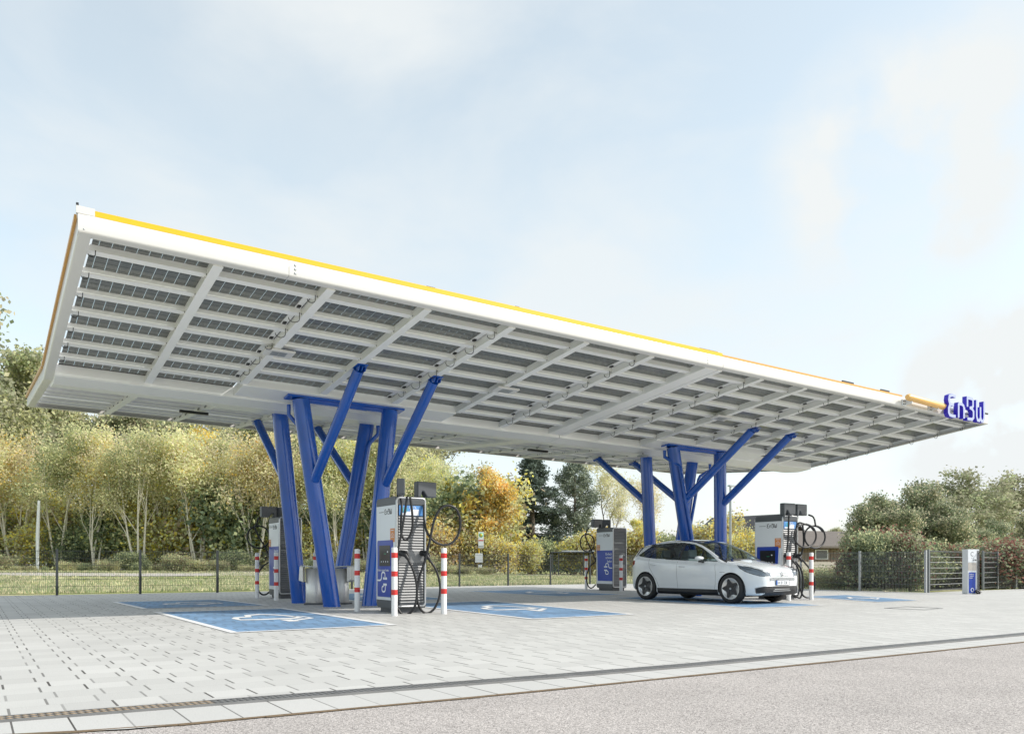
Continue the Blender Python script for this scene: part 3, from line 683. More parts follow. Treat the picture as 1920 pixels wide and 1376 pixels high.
# ------------------------------------------------------------------ charging stations
# local frame: x to the right along the cable face, y depth, z up; the cable face is y=0, screen face x=0, poster face x=SW
SW, SD, SH = 0.64, 0.92, 2.20
def build_station(loc, rz, label, cables):
    t = empty('charging_station', label, 'charging station', loc, rz, 'fast charging stations under the canopy')
    b = MB(); b.box(0.06, SW - 0.06, 0.08, SD - 0.08, 0, 0.10); b.build('plinth', M['dark'], t)
    b = MB()   # core
    b.box(0.012, SW - 0.012, 0.035, SD - 0.035, 0.09, SH - 0.03); b.build('cabinet', M['dark'], t)
    # base moulding and top cap
    b = MB()
    fnx = lambda a, c, q: (q, a, c)
    b.prism([(0.02, 0.16), (0.03, 0.12), (0.10, 0.085), (SD - 0.10, 0.085), (SD - 0.03, 0.12), (SD - 0.02, 0.16), (SD - 0.02, 0.24), (0.02, 0.24)], fnx, 0.0, SW); b.build('base_cover', M['dark'], t)
    b = MB(); b.prism([(0.01, SH - 0.13), (SD - 0.01, SH - 0.13), (SD - 0.01, SH - 0.02), (SD - 0.06, SH + 0.02), (0.08, SH + 0.035), (0.01, SH - 0.02)], fnx, -0.002, SW + 0.002); b.build('top_cover', M['dark'], t, 0.008)
    # frames on the two louvred faces: rounded rectangle tube
    def rr(x0, x1, z0, z1, r, y):
        pts = []
        for cx, cz, a0 in ((x1 - r, z1 - r, 0), (x0 + r, z1 - r, 90), (x0 + r, z0 + r, 180), (x1 - r, z0 + r, 270)):
            for k in range(5): a = R(a0 + k * 22.5); pts.append((cx + r * math.cos(a), y, cz + r * math.sin(a)))
        return pts
    for y, yo in ((0.018, -0.004), (SD - 0.018, SD + 0.004)):
        b = MB(); pts = rr(0.018, SW - 0.018, 0.13, SH + 0.005, 0.06, y); pts.append(pts[0]); pts.append(pts[1])
        b.tube(pts, 0.021, 8, caps=False); b.build('frame', M['frame'], t)
    # louvres
    for side in (0, 1):
        b = MB(); y0 = 0.036 if side == 0 else SD - 0.036; sg = -1 if side == 0 else 1
        z = 0.20
        while z < (1.86 if side == 0 else 2.06):
            if not (0.98 < z < 1.17) if side == 0 else not (1.30 < z < 1.36):
                b.hexa([(0.06, y0, z), (SW - 0.06, y0, z), (SW - 0.06, y0 + sg * 0.024, z + 0.004), (0.06, y0 + sg * 0.024, z + 0.004),
                        (0.06, y0, z + 0.040), (SW - 0.06, y0, z + 0.040), (SW - 0.06, y0 + sg * 0.012, z + 0.030), (0.06, y0 + sg * 0.012, z + 0.030)])
            z += 0.052
        b.build('louvre_grille', M['louvre'], t)
    b = MB(); b.box(0.05, SW - 0.05, 0.005, 0.034, 0.96, 1.19); b.build('holster_panel', M['louvre'], t, 0.004)
    b = MB(); b.box(0.07, SW - 0.07, 0.012, 0.034, 1.87, 2.06); b.build('display_board', M['skyblue'], t)
    b = MB(); pts = [(0.19 + 0.045 * math.cos(2 * PI * k / 12), 1.975 + 0.05 * math.sin(2 * PI * k / 12)) for k in range(12)]
    ribbon(b, pts, 0.009, lambda a, c: (a, 0.010, c), True); ribbon(b, [(0.165, 1.945), (0.20, 1.97), (0.215, 2.01)], 0.008, lambda a, c: (a, 0.0095, c)); b.build('leaf_symbol', M['green'], t)
    b = MB(); b.box(0.30, 0.48, 0.0085, 0.0115, 1.875, 1.99); b.box(0.10, 0.22, 0.0085, 0.0115, 1.875, 1.915); b.box(0.22, 0.30, 0.0085, 0.0115, 1.875, 1.945); b.build('display_clouds', M['paper'], t)
    text_obj('100 %', 0.065, 'display_text', M['paper'], t, (0.27, 0.0098, 2.005), (PI / 2, 0, 0))
    text_obj('Ökostrom', 0.045, 'display_text', M['paper'], t, (0.30, 0.0080, 1.955), (PI / 2, 0, 0))
    # screen face x=0 (outward -x): a runs along -y direction from the viewer's left
    FA = lambda a, c, q: (-0.0 - 0.012 + q, SD - a, c)
    def sidepanel(xs):
        b = MB(); b.box(min(xs), max(xs), 0.03, SD - 0.03, 0.24, SH - 0.13); return b.build('side_panel', M['panelw'], t, 0.004)
    sidepanel((-0.008, 0.012)); sidepanel((SW - 0.012, SW + 0.008))
    b = MB(); b.prism([(0.10, 0.30), (0.74, 0.30), (0.80, 1.36), (0.79, 1.40), (0.11, 1.40), (0.09, 1.36)], lambda a, c, q: (q, SD - a, c), -0.020, -0.008); b.build('control_panel', M['posterblue'], t, 0.005)
    b = MB(); b.box(-0.026, -0.0205, 0.22, 0.72, 0.90, 1.30); scr = b.build('screen', M['screen'], t, 0.004)
    b = MB()
    for k in range(4): b.lathe([(0, -0.0285), (0.015, -0.0285), (0.015, -0.026)], (0, 0.62 - k * 0.10, 0.985), 'x', 10)
    b.box(-0.0285, -0.0262, 0.40, 0.50, 1.135, 1.142, 1); b.box(-0.0285, -0.0262, 0.31, 0.35, 1.16, 1.19, 0)
    b.build('screen_marks', [M['paper'], M['green']], t)
    text_obj('Einfach schnell laden', 0.062, 'panel_text', M['paper'], t, (-0.0225, 0.80, 0.80), (PI / 2, 0, -PI / 2))
    def plug(fnp, m=M['paper']):
        b = MB()
        ribbon(b, [(0.0, 0.08), (0.20, 0.08), (0.20, 0.24), (0.36, 0.24), (0.36, 0.12)], 0.032, fnp, rnd=2)
        ribbon(b, [(0.27, 0.12), (0.45, 0.12)], 0.045, fnp)
        ribbon(b, [(0.28, 0.0), (0.44, 0.0)], 0.045, fnp)
        ribbon(b, [(0.38, -0.02), (0.37, -0.14), (0.22, -0.14), (0.22, -0.04), (0.30, -0.03)], 0.030, fnp, rnd=2)
        return b.build('plug_symbol', m, t)
    plug(lambda a, c: (-0.0215, SD - 0.10 - a, 0.54 + c))
    # poster on the other side face
    b = MB(); b.prism([(0.10, 0.34), (0.90, 0.34), (0.90, 1.42), (0.06, 1.42)], lambda a, c, q: (q, a, c), SW + 0.008, SW + 0.014); b.build('poster', M['posterblue'], t)
    text_obj('Einfach\nschnell\nladen', 0.125, 'poster_text', M['paper'], t, (SW + 0.0155, 0.88, 1.25), (PI / 2, 0, PI / 2), align='RIGHT')
    plug2 = lambda a, c: (SW + 0.0155, 0.90 - a, 0.72 + c)
    plug(plug2)
    for (fnl, xx, yy, rz_) in (((lambda a, c, q: (-0.0105 + q, 0.50 - a, 1.90 + c)), 0, 0, 0), ((lambda a, c, q: (SW + 0.0105 - q, 0.42 + a, 1.90 + c)), 0, 0, 0)):
        ls_, w_ = stroke_text('EnBW', 0.105, 0.016, 0.002, fnl, None, gap=0.16)
        b = MB()
        for l_ in ls_: b.add(l_.v, l_.f, 0)
        ribbon(b, [(-0.26, 0.05), (-0.04, 0.05)], 0.010, lambda a, c: fnl(a, c, 0.0))
        b.build('logo_lettering', M['black'], t)
    for xx, ys in ((-0.013, (0.05, 0.24)), (SW + 0.009, (0.05, 0.22))):
        b = MB(); b.box(xx, xx + 0.004, ys[0], ys[1], 1.36, 1.62); st = b.build('orange_sticker', M['orangesign'], t)
        xs2 = xx - 0.0015 if xx < 0 else xx + 0.0055
        b = MB(); f2 = lambda a, c: (xs2, ys[0] + a, 1.42 + c)
        ribbon(b, [(0.03, 0.03), (0.03, 0.07), (0.06, 0.09), (0.085, 0.12), (0.12, 0.09), (0.15, 0.07), (0.15, 0.03)], 0.010, f2, True); ribbon(b, [(0.08, 0.06), (0.10, 0.06)], 0.02, f2)
        ribbon(b, [(0.03, 0.165), (0.16, 0.165)], 0.012, f2)
        b.build('sticker_symbol', M['paper'], t)
    # cable arms
    for (ax, ay, ang) in cables['arms']:
        b = MB(); L0 = 0.44
        pf = [(0, 2.30), (0.0, 2.56), (L0, 2.56), (L0, 2.26), (L0 - 0.22, 2.26), (L0 - 0.30, 2.37), (0.10, 2.37), (0.08, 2.27), (0, 2.24)]
        ca, sa = math.cos(ang), math.sin(ang)
        b.prism(pf, lambda a, c, q: (ax + ca * (a - 0.06) - sa * q, ay + sa * (a - 0.06) + ca * q, c - 0.02), -0.075, 0.075)
        b.tube([(ax, ay, 2.14), (ax, ay, 2.28)], 0.05, 12)
        b.build('cable_arm', M['dark'], t, 0.02)
    for c_ in cables['cables']:
        b = MB(); pts = c_
        # smooth
        for _ in range(2):
            q = [pts[0]]
            for p0, p1 in zip(pts[:-1], pts[1:]):
                q.append(tuple(p0[i] * 0.75 + p1[i] * 0.25 for i in range(3))); q.append(tuple(p0[i] * 0.25 + p1[i] * 0.75 for i in range(3)))
            q.append(pts[-1]); pts = q
        b.tube(pts, 0.0235, 8); b.build('charging_cable', M['black'], t)
    for (px, pz) in cables['plugs']:
        b = MB(); b.tube([(px - 0.03, 0.03, pz + 0.06), (px - 0.02, -0.06, pz + 0.05), (px + 0.01, -0.12, pz + 0.01), (px + 0.05, -0.14, pz - 0.06), (px + 0.075, -0.145, pz - 0.11)], [0.05, 0.055, 0.042, 0.028, 0.02], 12)
        b.lathe([(0.06, 0.035), (0.06, 0.0), (0.045, -0.01)], (px - 0.03, 0, pz + 0.06), 'y', 14)
        b.tube([(px - 0.05, -0.06, pz + 0.10), (px + 0.02, -0.13, pz + 0.085), (px + 0.06, -0.15, pz + 0.0)], 0.018, 8)
        b.build('charging_plug', M['black'], t)
    return t
CX1, CY1 = 6.70, 14.12
def loc1(pts, yo=-0.14, kx=89.0, kz=99.0, u0=741, d0=None):
    out_ = []
    for i, p in enumerate(pts):
        u, v = p[0], p[1]; y = p[2] if len(p) > 2 else yo
        out_.append(((u - u0) / kx, y, 0.94 + (1057 - v) / kz))
    return out_
c1 = dict(arms=[(0.12, 0.06, R(-115)), (0.52, 0.10, 0.12)],
    cables=[loc1([(748, 932, -0.30), (745, 950, -0.32), (738, 1000, -0.30), (729, 1050, -0.26), (724, 1100, -0.2), (727, 1130, -0.15), (736, 1147, -0.1), (744, 1128, -0.02)]),
            loc1([(751, 933, -0.36), (756, 960, -0.34), (759, 990, -0.30), (753, 1010, -0.26), (746, 1014, -0.24), (740, 1000, -0.22), (741, 975, -0.2), (745, 948, -0.16), (747, 935, -0.05)]),
            loc1([(757, 1048, -0.14), (765, 1068, -0.18), (771, 1095, -0.2), (771, 1120, -0.2), (766, 1142, -0.2), (754, 1152, -0.2), (744, 1152, -0.18), (738, 1140, -0.14)]),
            loc1([(792, 944, -0.02), (789, 975, -0.10), (790, 997, -0.18), (800, 1014, -0.24), (816, 1022, -0.28), (834, 1018, -0.3), (847, 1002, -0.3), (852, 975, -0.3), (845, 952, -0.3), (828, 943, -0.3), (812, 950, -0.28), (801, 972, -0.26), (796, 1000, -0.24), (788, 1045, -0.22), (774, 1085, -0.2), (771, 1110, -0.2)]),
            loc1([(771, 1105, -0.2), (771, 1128, -0.2), (780, 1147, -0.2), (793, 1152, -0.2), (806, 1140, -0.22), (815, 1115, -0.22), (815, 1090, -0.2), (808, 1066, -0.18), (800, 1052, -0.14)])],
    plugs=[(0.13, 1.09), (0.58, 1.09)])
s1 = build_station((CX1, CY1, 0), 0, 'nearest charging station, cable side and blue screen panel facing out, between two front bollards', c1)
def ring(cx, cz, r, y, n=16, a0=90, sweep=420, sz=1.0):
    return [(cx + r * math.cos(R(a0 - sweep * k / n)), y + 0.05 * k / n, cz + r * sz * math.sin(R(a0 - sweep * k / n))) for k in range(n + 1)]
c4 = dict(arms=[(0.06, 0.02, -0.05), (0.64, 0.06, 0.05)],
    cables=[[(0.0, -0.2, 2.2), (-0.02, -0.2, 2.0), (0.0, -0.18, 1.6), (-0.04, -0.15, 1.2), (0.02, -0.1, 1.0)],
            ring(0.56, 1.68, 0.45, -0.30, sz=0.69), ring(1.02, 1.66, 0.43, -0.26, sz=0.70),
            [(0.56, -0.3, 1.98), (0.30, -0.2, 2.05), (0.28, -0.2, 1.6), (0.27, -0.2, 1.2), (0.3, -0.1, 1.12)],
            [(1.02, -0.26, 1.95), (1.04, -0.2, 2.2), (1.0, -0.05, 2.26)],
            [(0.62, -0.15, 2.0), (0.62, -0.2, 1.5), (0.52, -0.2, 1.2), (0.55, -0.1, 1.15)],
            [(0.20, -0.14, 1.05), (0.38, -0.2, 0.85), (0.46, -0.2, 0.5), (0.40, -0.2, 0.15), (0.25, -0.2, 0.03), (0.1, -0.2, 0.2), (0.06, -0.15, 0.8)],
            [(0.34, -0.14, 1.0), (0.52, -0.2, 0.8), (0.6, -0.2, 0.4), (0.5, -0.2, 0.08), (0.4, -0.22, 0.03), (0.2, -0.22, 0.12)],
            [(0.62, -0.14, 1.05), (0.95, -0.2, 0.75), (1.08, -0.22, 0.42), (0.98, -0.22, 0.12), (0.76, -0.22, 0.03), (0.55, -0.2, 0.10), (0.45, -0.2, 0.3)]],
    plugs=[(0.14, 1.10), (0.52, 1.10)])
s4 = build_station((17.72, 13.92, 0), 0, 'charging station behind the bonnet of the white car, two cable loops hanging at its right', c4)
def crot(n1, label, x, y):
    c = copy_tree(n1); c.location = (x, y, 0); c.rotation_euler = (0, 0, PI); c['label'] = label; return c
c2 = dict(arms=[(0.12, 0.08, -0.5), (0.52, 0.06, 0.1)],
    cables=[[(0.9, -0.12, 2.24)] + ring(0.86, 1.70, 0.32, -0.26, sz=1.0, a0=80, sweep=380) + [(0.62, -0.2, 1.3), (0.58, -0.15, 1.1)],
            [(0.58, -0.16, 1.0), (0.80, -0.2, 0.85), (0.95, -0.2, 0.5), (0.88, -0.2, 0.15), (0.70, -0.2, 0.04), (0.5, -0.2, 0.2)],
            [(0.15, -0.16, 1.0), (0.30, -0.2, 0.8), (0.36, -0.2, 0.4), (0.25, -0.2, 0.06), (0.1, -0.2, 0.2)]],
    plugs=[(0.13, 1.10), (0.52, 1.10)])
s2 = build_station((6.93 + SW, 21.95 + SD, 0), PI, 'charging station behind the leftmost blue column, dark louvres and poster side visible', c2)
s3 = crot(s2, 'charging station behind the white car, Einfach schnell laden poster and sunlit louvres visible', 18.68 + SW, 21.84 + SD)

# small wall-box station on the right
t = empty('charging_post', 'slim grey charging post with blue poster in front of the right gate', 'charging post', (*gpt(1820, 1113), 0), R(-22))
b = MB(); b.box(-0.21, 0.21, -0.12, 0.12, 0, 1.40); b.build('post_body', M['panelw'], t, 0.01)
b = MB(); b.box(-0.20, 0.10, -0.128, -0.1205, 1.0, 1.36); b.build('front_panel', M['paper'], t)
b = MB(); b.box(-0.20, 0.10, -0.128, -0.1205, 0.74, 0.98); b.build('socket_panel', mat('warm_grey', (0.5, 0.46, 0.42), 0.5), t)
b = MB(); b.box(-0.17, 0.07, -0.128, -0.1205, 0.03, 0.68); b.build('poster', M['posterblue'], t)
b = MB(); b.box(0.125, 0.2, -0.127, -0.1205, 0.1, 1.36); b.build('side_strip', M['louvre'], t)
b = MB(); f3 = lambda a, c: (a, -0.130, c)
ribbon(b, [(-0.05 + 0.055 * math.cos(R(40 + k * 27)), 1.25 + 0.06 * math.sin(R(40 + k * 27))) for k in range(11)], 0.016, f3)
ribbon(b, [(-0.08, 1.13), (-0.055, 1.13)], 0.02, f3); ribbon(b, [(-0.03, 1.13), (-0.005, 1.13)], 0.02, f3); b.build('post_emblem', M['dark'], t)
ls_, w_ = stroke_text('EnBW', 0.05, 0.009, 0.001, lambda a, c, q: (-0.03 + a * 0.8, -0.1305 + q, 1.04 + c), None, gap=0.16)
b = MB()
for l_ in ls_: b.add(l_.v, l_.f, 0)
b.build('logo_lettering', M['black'], t)
text_obj('Einfach\nschnell\nladen', 0.055, 'poster_text', M['paper'], t, (-0.155, -0.1295, 0.60), (PI / 2, 0, 0))
b = MB(); ribbon(b, [(-0.05 + 0.05 * math.cos(R(k * 30)), 0.13 + 0.055 * math.sin(R(k * 30))) for k in range(12)], 0.022, f3, True); b.build('socket_symbol', M['paper'], t)
b = MB()
pts = [(0.16, -0.16, 1.0)]
for k in range(150):
    a = k * 0.75; z = 1.0 - k * 0.0058; pts.append((0.15 + 0.022 * math.cos(a), -0.16 + 0.022 * math.sin(a), z))
b.tube(pts, 0.008, 5); b.tube([(0.17, -0.15, 1.3), (0.12, -0.17, 1.2), (0.12, -0.17, 1.05), (0.16, -0.16, 1.0)], 0.012, 6)
b.tube([(0.16, -0.16, 0.14), (0.2, -0.18, 0.05), (0.05, -0.22, 0.03), (-0.02, -0.22, 0.10), (0.06, -0.2, 0.12), (0.18, -0.2, 0.06), (0.1, -0.25, 0.03)], 0.03, 8)
b.build('coiled_cable', M['black'], t)

# ------------------------------------------------------------------ bollards
t0 = empty('bollard', 'x', 'bollard', (0, 0, 0), 0, 'red and white banded bollards around the charging stations')
HB, RB = 1.24, 0.055
b = MB(); b.tube([(0, 0, 0), (0, 0, HB - 0.01), (0, 0, HB)], [RB, RB, RB - 0.012], 20); b.build('post', M['bollard'], t0)
for z in (0.38, 0.715, 1.05):
    b = MB(); b.lathe([(RB + 0.0015, z), (RB + 0.0015, z + 0.095)], n=20); b.build('red_band', M['red'], t0)
bl = [((6.37, 13.50), 'bollard in front of the nearest charging station, overlapping its louvred face'),
      ((7.40, 13.52), 'bollard at the right front corner of the nearest charging station, clear of it'),
      ((6.38, 15.24), 'bollard standing between the two nearest blue columns and the nearest charging station'),
      ((6.55, 20.99), 'bollard in front of the poster face of the charging station behind the left blue column'),
      ((6.52, 22.59), 'leftmost bollard, left of the charging station behind the columns'),
      (at(591, 21.8), 'bollard mostly hidden behind the leaning blue column and steel bins'),
      ((18.81, 23.50), 'bollard in front of the bus shelter, left of the far charging station'),
      ((18.62, 21.35), 'bollard in front of the sunlit louvres of the far charging station behind the car'),
      ((17.42, 13.50), 'bollard just beyond the white car nose, at the right charging station'),
      ((18.39, 13.54), 'rightmost bollard, beside the hanging cable loops')]
for i, ((x, y), lab) in enumerate(bl):
    o = t0 if i == 0 else copy_tree(t0); o.location = (x, y, 0); o['label'] = 'red and white ' + lab if len(lab.split()) < 13 else lab

# ------------------------------------------------------------------ litter bins
def litter_bin(x, y, rz, label):
    t = empty('litter_bin', label, 'litter bin', (x, y, 0), rz, 'stainless litter bins between the columns')
    b = MB(); b.lathe([(0.0, 0.03), (0.17, 0.03), (0.182, 0.05), (0.182, 0.84), (0.0, 0.845)], (0, 0, 0), 'z', 28); b.v = [(p[0] * 1.12, p[1], p[2]) for p in b.v]; b.build('bin_body', M['steel'], t)
    b = MB(); b.prism([(-0.24, 0.52), (-0.34, 0.56), (-0.32, 0.88), (-0.24, 0.90)], lambda a, c, q: (a, q, c), -0.16, 0.16); b.build('chute', M['steel'], t, 0.01)
    b = MB(); b.box(-0.22, 0.2, -0.18, 0.18, 0, 0.04); b.build('foot', M['dark'], t)
    b = MB(); b.prism([(-0.30, 0.885), (0.23, 0.845), (0.23, 0.87), (-0.30, 0.905)], lambda a, c, q: (a, q, c), -0.205, 0.205); b.build('lid', M['galv'], t)
x1, y1 = at(590, 18.9); x2, y2 = at(638, 19.1)
litter_bin(x1, y1, 0.15 - PI / 5, 'stainless litter bin with its chute on the left, between the leaning columns')
litter_bin(x2, y2, PI - 0.2 - PI / 5, 'stainless litter bin with its chute on the right, behind the second leaning column')

# ------------------------------------------------------------------ fences
def fence(name, pts, label, group=None, wire=0.05, hf=1.36, postm=None, meshm=None):
    t = empty(name, label, 'fence', (pts[0][0], pts[0][1], 0), 0, group)
    ox, oy = pts[0]; 
    for i, (x, y) in enumerate(pts):
        b = MB(); b.box(x - ox - 0.032, x - ox + 0.032, y - oy - 0.032, y - oy + 0.032, 0, hf + 0.03); b.build('post', postm or M['fence'], t)
        if i == len(pts) - 1: break
        x2, y2 = pts[i + 1]; L_ = math.hypot(x2 - x, y2 - y); dx, dy = (x2 - x) / L_, (y2 - y) / L_; n = int(L_ / wire)
        b = MB(); wr = 0.0028
        def bar(s0, s1, z0, z1, th, off=0.0):
            p = []
            for z in (z0, z1):
                for s, o_ in ((s0, -th + off), (s1, -th + off), (s1, th + off), (s0, th + off)): p.append((x - ox + dx * s - dy * o_, y - oy + dy * s + dx * o_, z))
            b.hexa(p)
        for k in range(1, n): bar(k * L_ / n - wr, k * L_ / n + wr, 0.03, hf, wr)
        for k in range(7):
            z = 0.05 + k * (hf - 0.08) / 6
            for off in (0.009, -0.009): bar(0, L_, z - 0.0045, z + 0.0045, 0.004, off)
        b.build('mesh_panel', meshm or M['fence'], t)
    return t
fence('mesh_fence', [(-7.4, 28.9), (-4.9, 28.7), (-2.5, 28.5), (-0.2, 28.2), (2.1, 28.0), (4.36, 27.7), (6.71, 27.75), (9.2, 28.2), (11.8, 28.7), (14.4, 29.2), (16.94, 29.6), (19.5, 29.8), (21.75, 29.75), (24.0, 29.7), (26.0, 29.6)],
      'long low dark wire mesh fence behind the charging bays, in front of the meadow')
fence('mesh_fence', [(26.02, 29.5), (26.0, 27.0), (26.0, 24.6), (26.0, 22.1), (26.0, 19.6), (25.85, 17.05), (25.97, 14.76)],
      'low wire mesh fence with grey posts running beside the red and green shrubs', postm=M['galv'], meshm=M['galvd'])
gp = [gpt(1807, 1107), gpt(1843, 1106), gpt(1870, 1103.7)]
fence('mesh_fence', [gp[2], gpt(1905, 1103), gpt(1960, 1102.5), gpt(2040, 1101)], 'fine wire mesh fence in front of the red hedge at the right edge', postm=M['galv'], meshm=M['galvd'])
def gate(name, p, q, label):
    t = empty(name, label, 'gate', (p[0], p[1], 0)); L_ = math.hypot(q[0] - p[0], q[1] - p[1]); a = math.atan2(q[1] - p[1], q[0] - p[0]); t.rotation_euler = (0, 0, a)
    for x in (0.0, L_): b = MB(); b.box(x - 0.032, x + 0.032, -0.032, 0.032, 0, 1.42); b.build('gate_post', M['galvd'], t)
    b = MB()
    for x0, x1, z0, z1 in ((0.07, 0.11, 0.06, 1.38), (L_ - 0.11, L_ - 0.07, 0.06, 1.38), (0.07, L_ - 0.07, 0.06, 0.10), (0.07, L_ - 0.07, 1.34, 1.38)): b.box(x0, x1, -0.02, 0.02, z0, z1)
    b.build('gate_frame', M['fence'], t)
    b = MB()
    for k in range(1, 7): z = 0.08 + k * 1.28 / 7; b.box(0.11, L_ - 0.11, -0.008, 0.008, z - 0.007, z + 0.007)
    b.build('gate_bars', M['galv'], t)
    b = MB(); n = int(L_ / 0.05)
    for k in range(3, n - 2): x = k * L_ / n; b.box(x - 0.0025, x + 0.0025, -0.0025, 0.0025, 0.1, 1.34)
    b.build('gate_mesh', M['fence'], t)
gate('wide_gate', (26.10, 14.74), gp[0], 'wide wire gate with horizontal bars left of the slim charging post')
gate('narrow_gate', gp[1], gp[2], 'narrow wire gate leaf right of the slim charging post')

# ------------------------------------------------------------------ car

M['paint'] = mat('silver_white_paint', (0.76, 0.79, 0.81), 0.22, metal=0.0, var=0.01, coat=1.0)
M['gloss_black'] = mat('gloss_black', (0.012, 0.013, 0.015), 0.08, coat=0.6)
M['trim_black'] = mat('matt_black_trim', (0.02, 0.02, 0.022), 0.5)
M['rim'] = mat('rim_silver', (0.66, 0.66, 0.65), 0.25, metal=0.6)
M['rimdark'] = mat('rim_dark', (0.045, 0.045, 0.048), 0.3, metal=0.3)
M['tyre'] = mat('tyre_rubber', (0.022, 0.022, 0.023), 0.7, var=0.2, scale=30)
M['taillamp'] = mat('tail_lamp', (0.28, 0.01, 0.02), 0.12, coat=0.6)
M['lens'] = mat('headlamp_lens', (0.13, 0.16, 0.19), 0.08, metal=0.3, coat=1.0)
M['seat'] = mat('seat_fabric', (0.30, 0.33, 0.34), 0.8)
M['plate_blue'] = mat('plate_blue', (0.02, 0.12, 0.45), 0.4)
def glass_material(name, tr_, col=(0.02, 0.025, 0.028)):
    m, nt, b_, o = new_mat(name); b_.inputs['Base Color'].default_value = (*col, 1); b_.inputs['Roughness'].default_value = 0.03
    b_.inputs['Coat Weight'].default_value = 1.0
    tb = N(nt, 'ShaderNodeBsdfTransparent'); tb.inputs[0].default_value = (0.75, 0.85, 0.85, 1)
    ms = N(nt, 'ShaderNodeMixShader'); ms.inputs[0].default_value = tr_
    nt.links.new(b_.outputs[0], ms.inputs[1]); nt.links.new(tb.outputs[0], ms.inputs[2]); nt.links.new(ms.outputs[0], o.inputs[0]); return m
M['glass'] = glass_material('tinted_glass', 0.72); M['privacy'] = glass_material('privacy_glass', 0.42)
M['clear'] = glass_material('shelter_glass', 0.72, (0.45, 0.55, 0.52))
def spl(pts, n=400):
    """smooth interpolation of (x,val) pairs"""
    xs = np.array([p[0] for p in pts]); ys = np.array([p[1] for p in pts])
    m_ = np.zeros(len(xs)); d = np.diff(ys) / np.diff(xs)
    m_[1:-1] = np.where(d[:-1] * d[1:] > 0, 2 * d[:-1] * d[1:] / (d[:-1] + d[1:] + 1e-12), 0); m_[0] = d[0]; m_[-1] = d[-1]
    def f(x):
        i = int(min(max(np.searchsorted(xs, x) - 1, 0), len(xs) - 2)); h = xs[i + 1] - xs[i]; t = min(max((x - xs[i]) / h, 0), 1)
        return float((2 * t**3 - 3 * t**2 + 1) * ys[i] + (t**3 - 2 * t**2 + t) * h * m_[i] + (-2 * t**3 + 3 * t**2) * ys[i + 1] + (t**3 - t**2) * h * m_[i + 1])
    return f
z_top = spl([(0, .66), (.012, .73), (.05, .79), (.15, .855), (.35, .92), (.62, .972), (.85, 1.01), (1.02, 1.045), (1.25, 1.145), (1.6, 1.33), (1.95, 1.475), (2.3, 1.55), (2.65, 1.568), (3.1, 1.555), (3.6, 1.50), (4.0, 1.43), (4.06, 1.40), (4.12, 1.26), (4.20, 1.08), (4.24, .97), (4.26, .80)])
z_bel = spl([(0, .63), (.012, .69), (.05, .745), (.15, .80), (.35, .86), (.62, .915), (.95, .955), (1.3, .965), (2.2, .995), (3.0, 1.03), (3.5, 1.075), (3.9, 1.12), (4.1, 1.10), (4.2, 1.0), (4.26, .78)])
z_lo = spl([(0, .33), (.03, .25), (.12, .20), (.5, .19), (3.7, .19), (4.05, .24), (4.2, .30), (4.26, .42)])
w_mx = spl([(0, .50), (.015, .585), (.05, .665), (.12, .735), (.25, .80), (.45, .85), (.8, .885), (1.3, .895), (3.0, .90), (3.6, .893), (3.95, .86), (4.12, .80), (4.2, .73), (4.24, .66), (4.26, .55)])
w_rf = spl([(0, .30), (.05, .46), (.15, .56), (.35, .64), (.8, .72), (1.02, .765), (1.3, .735), (1.6, .69), (1.95, .635), (2.4, .62), (3.2, .61), (3.8, .585), (4.05, .565), (4.2, .57), (4.26, .42)])
def section(x):
    zt, zb, zl, wm, wr = z_top(x), z_bel(x), z_lo(x), w_mx(x), w_rf(x)
    hood = 1 - sm((x - 0.95) / 0.35)
    ze = zt - (0.045 * hood + 0.055 * (1 - hood)) - 0.01
    ze = max(ze, zb + 0.012)
    wb = wm - 0.035 - 0.015 * (1 - hood)
    zm = zl + (zb - zl) * 0.55
    dent = 0.022 * sm((x - 1.25) / 0.3) * (1 - sm((x - 3.0) / 0.3))
    return [(0, zl), (wm * .80, zl), (wm * .93, zl + 0.025), (wm - 0.028 - dent, zl + 0.13), (wm - 0.004 - dent, zl + 0.28), (wm, zm + 0.05), (wm - 0.006, zb - 0.09), (wb + 0.012, zb - 0.03), (wb, zb),
            ((wb * .48 + wr * .52) + 0.014 * (1 - hood), zb + (ze - zb) * .5), (wr + 0.012, ze - 0.012), (wr - 0.02, ze + 0.012), (wr * .75, zt - 0.012 - .008), (wr * .4, zt - 0.004), (0, zt)]
def catmull(P, per):
    out_ = []; n = len(P)
    for i in range(n - 1):
        p0 = P[i - 1] if i > 0 else (-P[1][0], P[1][1]); p1, p2 = P[i], P[i + 1]; p3 = P[i + 2] if i + 2 < n else (-P[n - 2][0], P[n - 2][1])
        for k in range(per[i]):
            t = k / per[i]
            out_.append(tuple(0.5 * ((2 * p1[j]) + (-p0[j] + p2[j]) * t + (2 * p0[j] - 5 * p1[j] + 4 * p2[j] - p3[j]) * t * t + (-p0[j] + 3 * p1[j] - 3 * p2[j] + p3[j]) * t**3) for j in (0, 1)))
    out_.append(P[-1]); return out_
PER = [3, 3, 9, 13, 14, 14, 7, 5, 20, 20, 5, 9, 12, 12]
CUM = [0]
for p_ in PER: CUM.append(CUM[-1] + p_)
IB, IE = CUM[8], CUM[10]      # belt index, roof edge index
xsn = sorted(set([round(v, 4) for v in np.concatenate([np.linspace(0, .06, 13), np.linspace(.06, .3, 27), np.linspace(.3, 4.0, 372), np.linspace(4.0, 4.26, 34)])]))
grid = [catmull(section(x), PER) for x in xsn]; NT = len(grid[0])
WX = (0.80, 3.57); WR_ = 0.35; AR = 0.385
